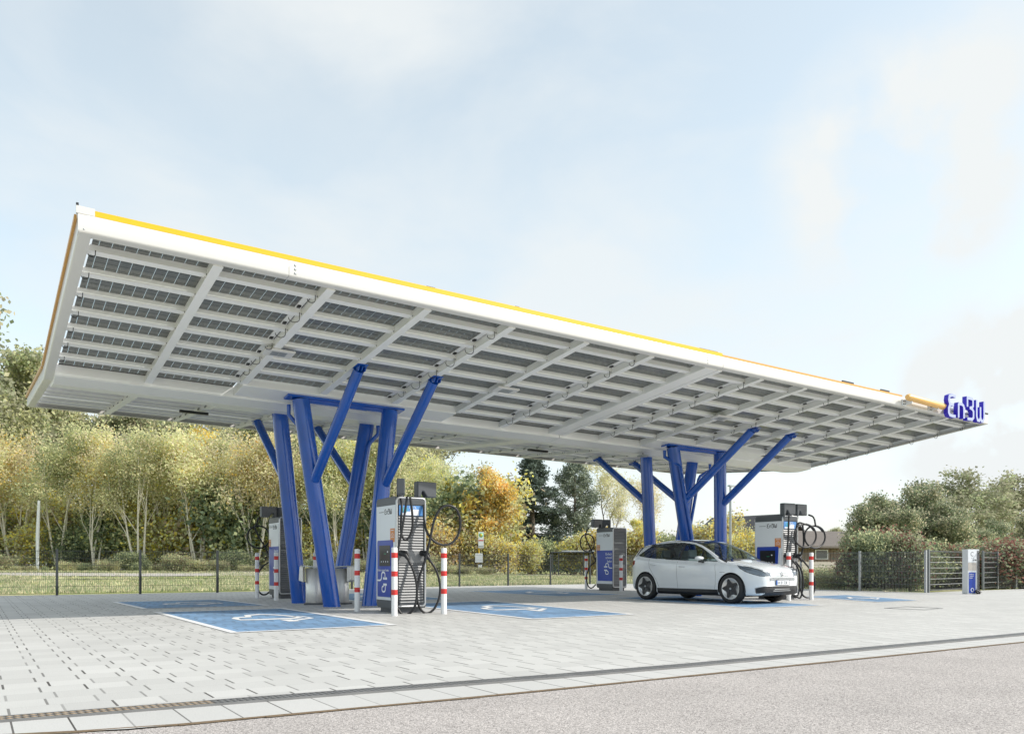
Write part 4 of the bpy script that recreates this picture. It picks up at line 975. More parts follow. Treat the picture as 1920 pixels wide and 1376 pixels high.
def inpoly(x, y, P):
    c = False; n = len(P)
    for i in range(n):
        x1, y1 = P[i]; x2, y2 = P[(i + 1) % n]
        if (y1 > y) != (y2 > y) and x < (x2 - x1) * (y - y1) / (y2 - y1) + x1: c = not c
    return c
winP = [(1.22, .992), (1.50, 1.17), (1.80, 1.325), (2.08, 1.43), (2.45, 1.478), (2.9, 1.482), (3.35, 1.46), (3.58, 1.425), (3.92, 1.165), (3.80, 1.13), (3.4, 1.085), (2.6, 1.035), (1.7, 1.0)]
headP = [(-.01, .655), (0.03, .735), (.12, .80), (.33, .862), (.62, .905), (.55, .835), (.40, .755), (.20, .69), (.08, .655), (.0, .645)]
tailP = [(4.28, .95), (4.14, 1.03), (3.98, 1.02), (4.00, .93), (4.14, .87), (4.28, .86)]
def classify(x, j, y, z):
    # returns part key
    if j < IB:
        if inpoly(x, z, headP) and abs(y) > 0.44: return 'headlight'
        if inpoly(x, z, tailP): return 'tail_light'
        if j < CUM[2] - 1 or (1.2 < x < 3.17 and j < CUM[3]): return 'sill'
        if x < 0.20 and 0.255 < z < 0.42 - 0.3 * max(0, x - 0.05): return 'grille'
        return 'body'
    if IB <= j < IE:
        if inpoly(x, z, winP):
            for xc, dx in ((1.72, 0.022), (2.44, 0.035), (3.45, 0.02)):
                if abs(x - (xc + (z - 1.0) * (-0.12 if xc > 2 else 0.12))) < dx: return 'pillar%d' % int(xc * 100)
            return 'front_glass' if x < 2.44 else 'rear_side_glass'
        if inpoly(x, z, headP) and abs(y) > 0.44: return 'headlight'
        if inpoly(x, z, tailP): return 'tail_light'
        if x > 3.99 - (z - 1.1) * 0.35: return 'rear_trim'
        return 'body'
    jr = CUM[11]
    if x < 0.92: return 'body'
    if x < 1.0: return 'rear_trim' if j >= CUM[11] + 2 else 'body'
    if 1.0 <= x < 2.0:
        if j < jr: return 'body' if x > 1.28 else 'rear_trim'
        if x < 1.10: return 'rear_trim'
        return 'windscreen' if j >= jr + 1 else 'pillar'
    if j < CUM[11] and x < 3.45: return 'body'
    if x > 4.07: return 'tailgate_glass'
    return 'roof'
parts = {}
def addface(key, vs):
    b = parts.setdefault(key, {'v': [], 'f': [], 'i': {}})
    idx = []
    for q in vs:
        k = (round(q[0], 5), round(q[1], 5), round(q[2], 5))
        if k not in b['i']: b['i'][k] = len(b['v']); b['v'].append(k)
        idx.append(b['i'][k])
    if len(set(idx)) >= 3: b['f'].append(tuple(dict.fromkeys(idx)))
def snap(x, y, z):
    if abs(y) > 0.5:
        for wx in WX:
            d = math.hypot(x - wx, z - WR_)
            if abs(d - AR) < 0.0085 and z > 0.1:
                return wx + (x - wx) * AR / d, y, WR_ + (z - WR_) * AR / d
    return x, y, z
for i in range(len(xsn) - 1):
    for j in range(NT - 1):
        xm = (xsn[i] + xsn[i + 1]) / 2
        q = [(xsn[i], *grid[i][j]), (xsn[i + 1], *grid[i + 1][j]), (xsn[i + 1], *grid[i + 1][j + 1]), (xsn[i], *grid[i][j + 1])]
        ym = sum(p[1] for p in q) / 4; zm = sum(p[2] for p in q) / 4
        if ym > 0.5 and any(math.hypot(xm - wx, zm - WR_) < AR for wx in WX) and j < IB: continue
        key = classify(xm, j, ym, zm)
        q = [snap(*p) for p in q]
        k2 = key + '#2' if key in ('pillar_side', 'headlight', 'tail_light', 'front_glass', 'rear_side_glass', 'pillar172', 'pillar244', 'pillar345') else key
        addface(key, q); addface(k2, [(p[0], -p[1], p[2]) for p in reversed(q)])
for i in (0, len(xsn) - 1):   # end caps, one full width strip per row
    for j in range(NT - 1):
        p, r_ = grid[i][j], grid[i][j + 1]
        if abs(p[1] - r_[1]) < 1e-4: continue
        xc_ = xsn[i] + (-0.0008 if i == 0 else 0.0008)
        addface('grille' if (i == 0 and (p[1] + r_[1]) / 2 < 0.42) else 'body', [(xc_, p[0], p[1]), (xc_, -p[0], p[1]), (xc_, -r_[0], r_[1]), (xc_, r_[0], r_[1])])
ca_ = at(1292, 20.6)
car = empty('parked_car', 'silver white electric hatchback with black roof parked on a blue charging bay', 'car')
PARTMAT = dict(lower_front='trim_black', body='paint', sill='trim_black', grille='trim_black', headlight='lens', tail_light='taillamp', pillar='gloss_black', front_glass='glass', rear_side_glass='privacy', windscreen='glass', roof='gloss_black', rear_trim='gloss_black', tailgate_glass='privacy')
for k, d in parts.items():
    k = k.split('#')[0]
    if k.startswith('pillar'): k = 'pillar'
    b = MB(); b.v = d['v']; b.f = d['f']; b.m = [0] * len(d['f']); b.sm = [True] * len(d['f'])
    nm = {'grille': 'lower_grille', 'front_glass': 'side_window', 'rear_side_glass': 'side_window', 'pillar': 'window_pillar', 'tailgate_glass': 'tailgate_window', 'rear_trim': 'black_trim', 'lower_front': 'lower_grille'}.get(k, k)
    o = b.build(nm, M[PARTMAT[k]], car)
# underbody and arches
for wx in WX:
    for s in (1, -1):
        b = MB(); pts = []; n = 20
        for k in range(n + 1):
            a = PI * 1.16 * k / n - 0.25; pts.append((wx + AR * math.cos(a), WR_ + AR * math.sin(a)))
        vs = [(p[0], s * 0.50, p[1]) for p in pts] + [(p[0], s * 0.875, p[1]) for p in pts]
        b.add(vs, [(i, i + 1, n + 2 + i, n + 1 + i) for i in range(n)], 0, True)
        b.add([(wx, s * 0.5, WR_)] + [(p[0], s * 0.5, p[1]) for p in pts], [(0, i + 1, i + 2) for i in range(n)])
        b.build('wheel_arch', M['trim_black'], car)
def side_y(x, z):
    # outer half width at x,z
    i = min(range(len(xsn)), key=lambda k: abs(xsn[k] - x)); g_ = grid[i]; best = 0
    for p, q in zip(g_[CUM[2]:CUM[10]], g_[CUM[2] + 1:CUM[10] + 1]):
        if min(p[1], q[1]) - 1e-6 <= z <= max(p[1], q[1]) + 1e-6:
            t = (z - p[1]) / (q[1] - p[1] + 1e-9); best = max(best, p[0] + (q[0] - p[0]) * t)
    return best if best else g_[CUM[5]][0]
def seam(pts, name='panel_gap', wd=0.006, m='trim_black', proud=0.0012):
    for s in (1, -1):
        b = MB(); P = []
        for (a, c) in zip(pts[:-1], pts[1:]):
            for k in range(12): t = k / 12; P.append((a[0] + (c[0] - a[0]) * t, a[1] + (c[1] - a[1]) * t))
        P.append(pts[-1]); vs = []
        for i, (x, z) in enumerate(P):
            a = Vector(P[max(0, i - 1)]); c = Vector(P[min(len(P) - 1, i + 1)]); d = (c - a).normalized(); n = Vector((-d.y, d.x)) * wd / 2
            for q in (-1, 1): vs.append((x + n.x * q, s * (side_y(x + n.x * q, z + n.y * q) + proud), z + n.y * q))
        b.add(vs, [(2 * i, 2 * i + 1, 2 * i + 3, 2 * i + 2) for i in range(len(P) - 1)]); b.build(name, M[m], car)
seam([(1.27, .93), (1.24, .70), (1.25, .45), (1.30, .27)])
seam([(2.47, .99), (2.47, .30)])
seam([(3.45, 1.07), (3.42, .85), (3.30, .68), (3.16, .50), (3.10, .33)])
seam([(1.12, .735), (0.97, .742)], 'fender_badge', 0.016, 'rim')
seam([(0.63, .91), (0.555, .832), (.40, .753), (.22, .693), (.08, .652), (.03, .648)], 'headlight_rim', 0.014, 'gloss_black', 0.002)
seam([(0.63, .91), (.33, .866), (.13, .806), (.04, .745), (.025, .72)], 'headlight_rim', 0.012, 'gloss_black', 0.002)
# door handles, mirrors
for s in (1, -1):
    for x in (2.30, 3.28):
        y = side_y(x, .89); b = MB(); z = .865 if x < 3 else .915
        b.tube([(x - 0.10, s * (y - 0.0), z), (x - 0.07, s * (y + 0.02), z), (x + 0.07, s * (y + 0.02), z), (x + 0.10, s * (y - 0.0), z)], [0.012, 0.02, 0.02, 0.012], 8); b.build('door_handle', M['paint'], car)
    b = MB(); b.lathe([(0.0, -0.125), (0.045, -0.115), (0.075, -0.06), (0.08, 0.03), (0.065, 0.09), (0.03, 0.115), (0.0, 0.12)], (0, 0, 0), 'y', 18)
    b.v = [(1.63 + p[0] * 1.1, s * 1.02 + p[1], 1.075 + p[2] * 0.66) for p in b.v]
    o = b.build('wing_mirror', M['paint'], car)
    b2 = MB(); b2.tube([(1.64, s * 0.86, 0.985), (1.655, s * 0.92, 1.0), (1.67, s * 0.97, 1.02)], [0.03, 0.035, 0.05], 10); b2.build('mirror_arm', M['gloss_black'], o)
# front details
b = MB()
for z in (.315, .355): b.tube([(0.145, -0.66, z), (0.045, -0.50, z - .005), (-0.004, -0.25, z - .01), (-0.008, 0, z - .01), (-0.004, 0.25, z - .01), (0.045, 0.50, z - .005), (0.145, 0.66, z)], 0.006, 6)
b.build('grille_bars', M['galv'], car)
gp_ = [(0.20, .262), (0.203, .30), (0.20, .372), (.12, .398), (.05, .416), (.012, .42)]
half_ = [(x - 0.003, side_y(x, z) + 0.003, z) for x, z in gp_]
b = MB(); b.tube(half_ + [(-0.006, 0.3, .421), (-0.006, -0.3, .421)] + [(x, -y, z) for x, y, z in reversed(half_)], 0.009, 6); b.build('grille_surround', M['rim'], car)
b = MB(); b.prism([(0.05, 0.30), (0.13, 0.28), (0.13, 0.38), (0.05, 0.40)], lambda a, c, q: (a * 0 + 0.02 - abs(q) * 0 + a * 0.2, q, c), -0.5, 0.5); b.build('grille_back', M['black'], car)
b = MB(); b.box(-0.022, -0.010, -0.26, 0.26, .445, .555); pl = b.build('number_plate', M['paper'], car, 0.003)
b = MB(); b.box(-0.0245, -0.0225, 0.215, 0.258, .447, .553); b.build('plate_strip', M['plate_blue'], pl)
b = MB()
for a in ((-0.265, 0.265, .439, .446), (-0.265, 0.265, .554, .561), (-0.267, -0.259, .446, .554), (0.259, 0.267, .446, .554)): b.box(-0.026, -0.012, *a)
b.build('plate_frame', M['trim_black'], pl)
text_obj('KA ID 3230', 0.098, 'plate_text', M['trim_black'], pl, (-0.0235, 0.205, .465), (PI / 2, 0, -PI / 2), sx=0.78)
# emblem roundel
b = MB(); ce = (-0.004, 0, .70)
b.tube([(ce[0] + 0.0, 0.062 * math.cos(2 * PI * k / 24), ce[2] + 0.062 * math.sin(2 * PI * k / 24)) for k in range(25)], 0.0055, 6, caps=False)
for p_ in ([(-0.022, 0.055), (0, 0.008), (0.022, 0.055)], [(-0.048, 0.035), (-0.022, -0.045), (0, 0.004), (0.022, -0.045), (0.048, 0.035)]):
    b.tube([(ce[0] - 0.001, a, ce[2] + c) for a, c in p_], 0.0048, 6)
o = b.build('emblem', M['rim'], car); o.rotation_euler = (0, R(0), 0)
b = MB(); b.tube([(0.10, -0.62, .745), (0.03, -0.42, .722), (0.003, -0.08, .71)], 0.005, 6); b.tube([(0.10, 0.62, .745), (0.03, 0.42, .722), (0.003, 0.08, .71)], 0.005, 6); b.build('light_bar', M['trim_black'], car)
# wheels
def wheel(x, s):
    wd = MB(); y = s * 0.80
    prof = [(0.245, -0.10), (0.335, -0.10), (0.35, -0.075), (0.353, 0.0), (0.35, 0.075), (0.335, 0.098), (0.30, 0.107), (0.262, 0.105), (0.255, 0.09), (0.252, -0.09)]
    wd.lathe(prof, (x, y, WR_), 'y', 48); tyre = wd.build('wheel', M['tyre'], car)
    b = MB(); yo = s * 0.078
    b.lathe([(0.255, s * 0.095), (0.245, s * 0.10), (0.232, s * 0.088), (0.12, s * 0.072), (0.0, s * 0.070)], (x, y, WR_), 'y', 40); b.build('rim', M['rim'], tyre)
    b = MB(); n = 5; pts = []
    for k in range(n):
        a0 = 2 * PI * k / n + 0.3
        for da, r_ in ((-0.16, 0.205), (-0.05, 0.236), (0.05, 0.236), (0.16, 0.205), (0.40, 0.152), (0.63, 0.138), (0.86, 0.152)): pts.append((r_ * math.sin(a0 + da), r_ * math.cos(a0 + da)))
    vs = [(x + p[0], y + s * 0.098, WR_ + p[1]) for p in pts] + [(x + p[0], y + s * 0.085, WR_ + p[1]) for p in pts] + [(x, y + s * 0.085, WR_)]
    m_ = len(pts); b.add(vs, [(i, (i + 1) % m_, 2 * m_) for i in range(m_)] + [(i, (i + 1) % m_, m_ + (i + 1) % m_, m_ + i) for i in range(m_)], 0)
    for k in range(n):
        a0 = 2 * PI * k / n + 0.3; b.tube([(x + 0.03 * math.sin(a0), y + s * 0.092, WR_ + 0.03 * math.cos(a0)), (x + 0.21 * math.sin(a0), y + s * 0.10, WR_ + 0.21 * math.cos(a0))], 0.006, 5)
    b.build('rim_cover', M['rimdark'], tyre)
    b = MB(); b.lathe([(0.0, s * 0.104), (0.024, s * 0.104), (0.028, s * 0.085)], (x, y, WR_), 'y', 20); b.build('hub_cap', M['galv'], tyre)
for wx in WX:
    for s in (1, -1): wheel(wx, s)
# interior
b = MB()
for x, yy in ((2.15, 0.36), (2.15, -0.36), (3.05, 0.36), (3.05, -0.36)):
    b.prism([(x - 0.35, 0.45), (x + 0.12, 0.42), (x + 0.30, 1.05), (x + 0.20, 1.08), (x + 0.02, 0.62), (x - 0.35, 0.62)], lambda a, c, q: (a, q, c), yy - 0.24, yy + 0.24)
    b.box(x + 0.22, x + 0.32, yy - 0.13, yy + 0.13, 1.10, 1.30)
b.build('seat', M['seat'], car, 0.03)
b = MB(); b.prism([(1.05, 0.85), (1.15, 1.0), (1.55, 1.01), (1.62, 0.9), (1.6, 0.6), (1.05, 0.6)], lambda a, c, q: (a, q, c), -0.68, 0.68); b.build('dashboard', M['trim_black'], car, 0.02)
b = MB(); cc = Vector((1.75, -0.36, 0.98)); tl = R(25)
b.tube([(cc.x + 0.17 * math.sin(2 * PI * k / 24) * math.sin(tl), cc.y + 0.17 * math.cos(2 * PI * k / 24), cc.z + 0.17 * math.sin(2 * PI * k / 24) * math.cos(tl)) for k in range(25)], 0.014, 6, caps=False); b.build('steering_wheel', M['trim_black'], car)
b = MB(); b.box(0.5, 3.95, -0.60, 0.60, 0.16, 0.24); b.build('underbody', M['trim_black'], car)
# placement: front axle and rear axle
fx, fy = at(1368, 19.30); rx, ry = at(1210, 21.50)
ang = math.atan2(ry - fy, rx - fx)
car.rotation_euler = (0, 0, ang)
# visible wheels are at local (0.80, +0.88) and (3.57, +0.88); put their mid at the mid of the two measured points
mid = Vector(((fx + rx) / 2, (fy + ry) / 2)); lm = Vector(((0.80 + 3.57) / 2, 0.90)); ca2, sa2 = math.cos(ang), math.sin(ang)
car.location = (mid.x - (ca2 * lm.x - sa2 * lm.y), mid.y - (sa2 * lm.x + ca2 * lm.y), 0.006)

# ------------------------------------------------------------------ street furniture far away
def zter(p): return terrain(*p)
p = at(361, 66); t = empty('street_lamp', 'thin pale lamp post among the yellow birches on the left', 'street lamp', (*p, zter(p)))
b = MB(); hh = (1057 - 955) * 66 / FPX + CAMH - zter(p); b.tube([(0, 0, -0.2), (0, 0, hh)], [0.09, 0.06], 10); b.build('pole', M['panelw'], t)
b = MB(); b.box(-0.22, 0.35, -0.12, 0.12, hh, hh + 0.10); b.build('lamp_head', M['galv'], t)
p = at(70, 60); t = empty('banner_pole', 'white slightly leaning tapered pole in front of the trees at far left', 'pole', (*p, zter(p)))
b = MB(); hh = (1057 - 938) * 60 / FPX + CAMH - zter(p)
b.tube([(0, 0, -0.2), (0.02, 0, hh * 0.5), (0.1, -0.1, hh)], [0.09, 0.13, 0.10], 10); b.build('pole', M['paper'], t)
p = at(1369.5, 44); t = empty('street_lamp', 'galvanised lamp post just right of the rightmost blue column', 'street lamp', (*p, 0))
b = MB(); hh = (1057 - 912) * 44 / FPX + CAMH; b.tube([(0, 0, -0.1), (0, 0, hh)], [0.08, 0.06], 10); b.build('pole', M['galv'], t)
b = MB(); b.box(-0.12, 0.30, -0.1, 0.1, hh, hh + 0.08); b.build('lamp_head', M['galv'], t)
# bus stop sign
DB = 60
p = at(901, DB); t = empty('bus_stop_sign', 'bus stop sign on a thin pole with a white timetable board and a small bin', 'bus stop sign', (*p, zter(p)), YAW - PI / 2)
def pz(v, d): return (1057 - v) * d / FPX + CAMH
z0 = zter(p); px = DB / FPX
b = MB(); b.tube([(-3 * px, 0, -0.2), (-3 * px, 0, pz(996, DB) - z0)], 0.03, 8); b.build('pole', M['yellow'], t)
b = MB(); b.box(-4 * px, 6 * px, -0.03, 0, pz(1027, DB) - z0, pz(996.5, DB) - z0); b.build('stop_flag', M['paper'], t)
b = MB(); cz = pz(1003, DB) - z0
b.lathe([(0.0, -0.042), (4.0 * px, -0.042), (4.0 * px, -0.03)], (1 * px, 0, cz), 'y', 18); b.lathe([(0.0, -0.048), (2.6 * px, -0.048), (2.6 * px, -0.04)], (1 * px, 0, cz), 'y', 18, 1)
b.build('stop_roundel', [M['green'], M['yellow']], t)
text_obj('H', 0.17, 'stop_letter', M['green'], t, (1 * px - 0.055, -0.05, cz - 0.06), (PI / 2, 0, 0))
b = MB(); b.box(-3.5 * px, 5.5 * px, -0.036, -0.031, pz(1014, DB) - z0, pz(1012, DB) - z0); b.build('stop_stripe', M['red'], t)
b = MB(); b.box(-3.5 * px, 5.5 * px, -0.036, -0.031, pz(1025.5, DB) - z0, pz(1022.5, DB) - z0); b.build('line_number_strip', M['galv'], t)
b = MB(); b.box(-10 * px, 4 * px, -0.06, -0.02, pz(1054, DB) - z0, pz(1037, DB) - z0); b.build('timetable_board', M['paper'], t)
b = MB(); b.box(-4 * px, 2.5 * px, -0.3, -0.06, pz(1072, DB) - z0, pz(1058, DB) - z0); bn = b.build('waste_bin', M['paper'], t, 0.02)
b = MB(); b.box(-4.2 * px, 2.7 * px, -0.32, -0.05, pz(1058, DB) - z0, pz(1056, DB) - z0); b.build('bin_lid', M['dark'], bn)
# bus shelter
DS = 64; p = at(1066, DS); t = empty('bus_shelter', 'glass bus shelter with flat roof behind the mesh fence', 'bus shelter', (*p, zter(p)), YAW - PI / 2 + 0.06)
px = DS / FPX; z0 = zter(p); zt_, zb_ = pz(1036, DS) - z0, 0.0
b = MB()
for x in (-30, -19, 28, 41): b.box(x * px - 0.04, x * px + 0.04, -0.04, 0.04, 0, zt_)
for x in (-30, 28): b.box(x * px - 0.04, x * px + 0.04, 1.3, 1.38, 0, zt_)
b.build('frame_posts', M['dark'], t)
b = MB(); b.box(-33 * px, 48 * px, -0.15, 1.6, zt_, zt_ + 0.09); b.build('shelter_roof', M['dark'], t)
b = MB(); b.box(-12 * px, 50 * px, 0.2, 1.5, zt_ + 0.1, zt_ + 0.19); b.build('roof_top', M['paper'], t)
b = MB(); b.box(-29 * px, 27.5 * px, 1.32, 1.335, 0.25, zt_ - 0.1); b.box(-29.6 * px, -29.3 * px, 0.05, 1.3, 0.25, zt_ - 0.1); b.build('glass_wall', M['clear'], t)
b = MB(); b.box(-18 * px, 10 * px, 0.9, 1.25, 0.42, 0.47); b.build('bench', M['dark'], t)
b = MB(); b.box(-28 * px, 26 * px, 1.30, 1.315, pz(1055.5, DS) - z0, pz(1054, DS) - z0); b.build('glass_marking', M['orangesign'], t)

# ------------------------------------------------------------------ houses
M['roof'] = mat('brown_tiles', (0.15, 0.13, 0.115), 0.8, var=0.25, scale=4); M['darkroof'] = mat('dark_tiles', (0.07, 0.07, 0.075), 0.8, var=0.2, scale=3)
M['wood'] = mat('brown_cladding', (0.22, 0.16, 0.12), 0.8, var=0.2, scale=5); M['render'] = mat('pale_render', (0.62, 0.57, 0.52), 0.85, var=0.06)
M['pane'] = mat('window_pane', (0.05, 0.07, 0.08), 0.1)
def house(name, c, rz, Lx, Wy, hw, hr, roofm, wallm, label, chim=True):
    t = empty(name, label, 'house', (*c, 0), rz)
    b = MB(); b.box(-Lx / 2, Lx / 2, -Wy / 2, Wy / 2, 0, hw * 0.48); b.build('ground_wall', M['render'], t)
    b = MB(); b.box(-Lx / 2 + .02, Lx / 2 - .02, -Wy / 2 + .02, Wy / 2 - .02, hw * 0.48, hw)
    n = int(Lx / 0.3)
    for k in range(n): x = -Lx / 2 + 0.1 + k * (Lx - 0.2) / n; b.box(x - 0.03, x + 0.03, -Wy / 2 - 0.02, -Wy / 2 + 0.02, hw * 0.48, hw)
    b.prism([(-Wy / 2 + .02, hw), (Wy / 2 - .02, hw), (0, hw + hr)], lambda a, c_, q: (q, a, c_), -Lx / 2 + 0.02, Lx / 2 - 0.02)
    b.build('upper_wall', wallm, t)
    b = MB()
    for s in (-1, 1):
        ov = 0.5; sl = hr / (Wy / 2)
        b.hexa([(-Lx / 2 - ov, s * (Wy / 2 + ov), hw - sl * ov), (Lx / 2 + ov, s * (Wy / 2 + ov), hw - sl * ov), (Lx / 2 + ov, 0, hw + hr), (-Lx / 2 - ov, 0, hw + hr),
                (-Lx / 2 - ov, s * (Wy / 2 + ov), hw - sl * ov + 0.15), (Lx / 2 + ov, s * (Wy / 2 + ov), hw - sl * ov + 0.15), (Lx / 2 + ov, 0, hw + hr + 0.15), (-Lx / 2 - ov, 0, hw + hr + 0.15)])
    rf = b.build('roof', roofm, t)
    if chim: b = MB(); b.box(Lx * 0.2, Lx * 0.2 + 0.5, -1.3, -0.8, hw + hr * .5, hw + hr + 0.5); b.prism([(-1.4, hw + hr + 0.5), (-0.7, hw + hr + 0.5), (-1.05, hw + hr + 0.8)], lambda a, c_, q: (q, a, c_), Lx * 0.2 - 0.1, Lx * 0.2 + 0.6); b.build('chimney', M['galv'], rf)
    for k, x in enumerate((-Lx * 0.3, 0.0, Lx * 0.3)):
        b = MB(); b.box(x - 0.6, x + 0.6, -Wy / 2 - 0.05, -Wy / 2 - 0.01, hw * 0.56, hw * 0.88); wn_ = b.build('window', M['paper'], t)
        b = MB(); b.box(x - 0.5, x + 0.5, -Wy / 2 - 0.07, -Wy / 2 - 0.04, hw * 0.59, hw * 0.85); b.build('pane', M['pane'], wn_)
    return t
house('house', at(1545, 66), YAW - PI / 2 + 0.35, 11, 7, 2.3, 1.15, M['roof'], M['wood'], 'low house with brown tiled roof, wood cladding and chimney right of the bollards')
house('house', at(1640, 84), YAW - PI / 2 + 0.2, 13, 8, 2.6, 1.5, M['roof'], M['render'], 'pale rendered house behind the shrubs, roof just above the nearer one')
house('house', at(1405, 88), YAW - PI / 2 - 0.9, 9, 7, 3.8, 2.2, M['darkroof'], M['wood'], 'dark gabled roof showing between the last blue column and the right charging station', False)
house('house', at(1830, 70) if False else at(1300, 130), YAW - PI / 2, 9, 7, 3.0, 1.8, M['darkroof'], M['render'], 'distant dark roofed house low between the two middle columns', False)

# ------------------------------------------------------------------ vegetation
def leaf_mat(name, col, hv=0.035, vv=0.35, tr_=0.5):
    m, nt, b_, o = new_mat(name); nt.nodes.remove(b_)
    oi = N(nt, 'ShaderNodeObjectInfo'); gi = N(nt, 'ShaderNodeNewGeometry')
    nz = N(nt, 'ShaderNodeTexNoise'); nz.inputs['Scale'].default_value = 0.9; nz.inputs['Detail'].default_value = 3; t = N(nt, 'ShaderNodeTexCoord'); nt.links.new(t.outputs['Object'], nz.inputs['Vector'])
    hs = N(nt, 'ShaderNodeHueSaturation'); hs.inputs['Color'].default_value = (*col, 1)
    mr = N(nt, 'ShaderNodeMapRange'); mr.inputs['To Min'].default_value = 0.5 - hv; mr.inputs['To Max'].default_value = 0.5 + hv
    ad = N(nt, 'ShaderNodeMath', operation='ADD'); nt.links.new(oi.outputs['Random'], ad.inputs[0]); nt.links.new(gi.outputs['Random Per Island'], ad.inputs[1])
    dv = N(nt, 'ShaderNodeMath', operation='MULTIPLY'); dv.inputs[1].default_value = 0.5; nt.links.new(ad.outputs[0], dv.inputs[0]); nt.links.new(dv.outputs[0], mr.inputs[0]); nt.links.new(mr.outputs[0], hs.inputs['Hue'])
    mv = N(nt, 'ShaderNodeMapRange'); mv.inputs['From Min'].default_value = 0.3; mv.inputs['From Max'].default_value = 0.7; mv.inputs['To Min'].default_value = 1 - vv; mv.inputs['To Max'].default_value = 1 + vv
    nt.links.new(nz.outputs['Fac'], mv.inputs[0]); nt.links.new(mv.outputs[0], hs.inputs['Value'])
    df = N(nt, 'ShaderNodeBsdfDiffuse'); tl_ = N(nt, 'ShaderNodeBsdfTranslucent'); ms = N(nt, 'ShaderNodeMixShader'); ms.inputs[0].default_value = tr_
    nt.links.new(hs.outputs[0], df.inputs[0]); nt.links.new(hs.outputs[0], tl_.inputs[0]); nt.links.new(df.outputs[0], ms.inputs[1]); nt.links.new(tl_.outputs[0], ms.inputs[2]); nt.links.new(ms.outputs[0], o.inputs[0])
    return m
LM = dict(ylw=leaf_mat('yellow_leaves', (0.80, 0.66, 0.18)), ygr=leaf_mat('yellow_green_leaves', (0.72, 0.72, 0.42)), grn=leaf_mat('green_leaves', (0.38, 0.43, 0.25)), dgr=leaf_mat('dark_green_leaves', (0.21, 0.26, 0.17)),
          org=leaf_mat('orange_leaves', (0.78, 0.54, 0.17)), red=leaf_mat('red_leaves', (0.33, 0.17, 0.14)), con=leaf_mat('needles', (0.16, 0.20, 0.17), 0.02, 0.25, 0.15), con2=leaf_mat('pine_needles', (0.30, 0.34, 0.26), 0.02, 0.25, 0.15),
          pal=leaf_mat('pale_leaves', (0.78, 0.70, 0.50)), olv=leaf_mat('olive_leaves', (0.44, 0.44, 0.31)), bru=leaf_mat('dry_brush', (0.42, 0.34, 0.25)))
M['birch'] = mat('birch_bark', (0.74, 0.69, 0.60), 0.8, var=0.3, scale=3); M['bark'] = mat('grey_bark', (0.16, 0.13, 0.10), 0.9, var=0.3, scale=4)
def branches(rg, p, d, L_, r, depth, segs, tips, spread, up, kids=3, wob=0.12):
    n = 4; pts = [p]; cur = p.copy(); dd = d.copy()
    for i in range(n):
        dd = (dd + Vector((rg.gauss(0, wob), rg.gauss(0, wob), rg.gauss(0, wob) + up * 0.1))).normalized(); cur = cur + dd * L_ / n; pts.append(cur.copy())
    segs.append((pts, [r * (1 - 0.62 * i / n) for i in range(n + 1)]))
    if depth == 0: tips.append(pts[2]); tips.append(pts[3]); tips.append(pts[-1]); return
    for k in range(kids + rg.randint(0, 1)):
        t = rg.uniform(0.35, 1.0); i = min(int(t * n), n - 1); base = pts[i].lerp(pts[i + 1], t * n - i)
        side = Vector((rg.gauss(0, 1), rg.gauss(0, 1), rg.gauss(0, .3))).normalized()
        nd = (dd * (1 - spread) + side * spread + Vector((0, 0, up * .25))).normalized()
        branches(rg, base, nd, L_ * rg.uniform(0.5, 0.72), r * 0.45, depth - 1, segs, tips, spread, up, kids, wob)
    tips.append(pts[-1])
def leaf_mesh(name, centers, cnt, sig, size, mats, weights, rg, squash=0.8):
    rs = np.random.RandomState(rg.randint(0, 99999))
    C_ = np.array([tuple(c) for c in centers]); n = cnt; cl = rs.randint(0, len(C_), n)
    off = rs.normal(0, 1, (n, 3)) * sig; off[:, 2] *= squash; P = C_[cl] + off
    s = size * rs.uniform(0.6, 1.35, n); a = rs.normal(0, 1, (n, 3)); a /= np.linalg.norm(a, axis=1)[:, None]
    b_ = np.cross(a, rs.normal(0, 1, (n, 3))); b_ /= np.linalg.norm(b_, axis=1)[:, None]
    a = a * s[:, None] * 0.5; b_ = b_ * s[:, None] * 0.36
    V = np.stack([P - a, P - b_, P + a, P + b_], 1).reshape(-1, 3)
    me = bpy.data.meshes.new(name); me.vertices.add(4 * n); me.vertices.foreach_set('co', V.ravel()); me.loops.add(4 * n); me.loops.foreach_set('vertex_index', np.arange(4 * n, dtype=np.int32))
    me.polygons.add(n); me.polygons.foreach_set('loop_start', np.arange(0, 4 * n, 4, dtype=np.int32)); me.polygons.foreach_set('loop_total', np.full(n, 4, dtype=np.int32))
    for m in mats: me.materials.append(m)
    clm = rs.choice(len(mats), len(C_), p=weights); mi = clm[cl]; sw = rs.rand(n) < 0.2; mi[sw] = rs.choice(len(mats), sw.sum(), p=weights)
    me.polygons.foreach_set('material_index', mi.astype(np.int32)); me.update(calc_edges=True); me.validate(); return me
PROTO = {}
def fixH(key):
    tb, cr, H = PROTO[key]; n = len(cr.vertices); a = np.empty(n * 3); cr.vertices.foreach_get('co', a); PROTO[key] = (tb, cr, float(np.percentile(a[2::3], 99.6)))
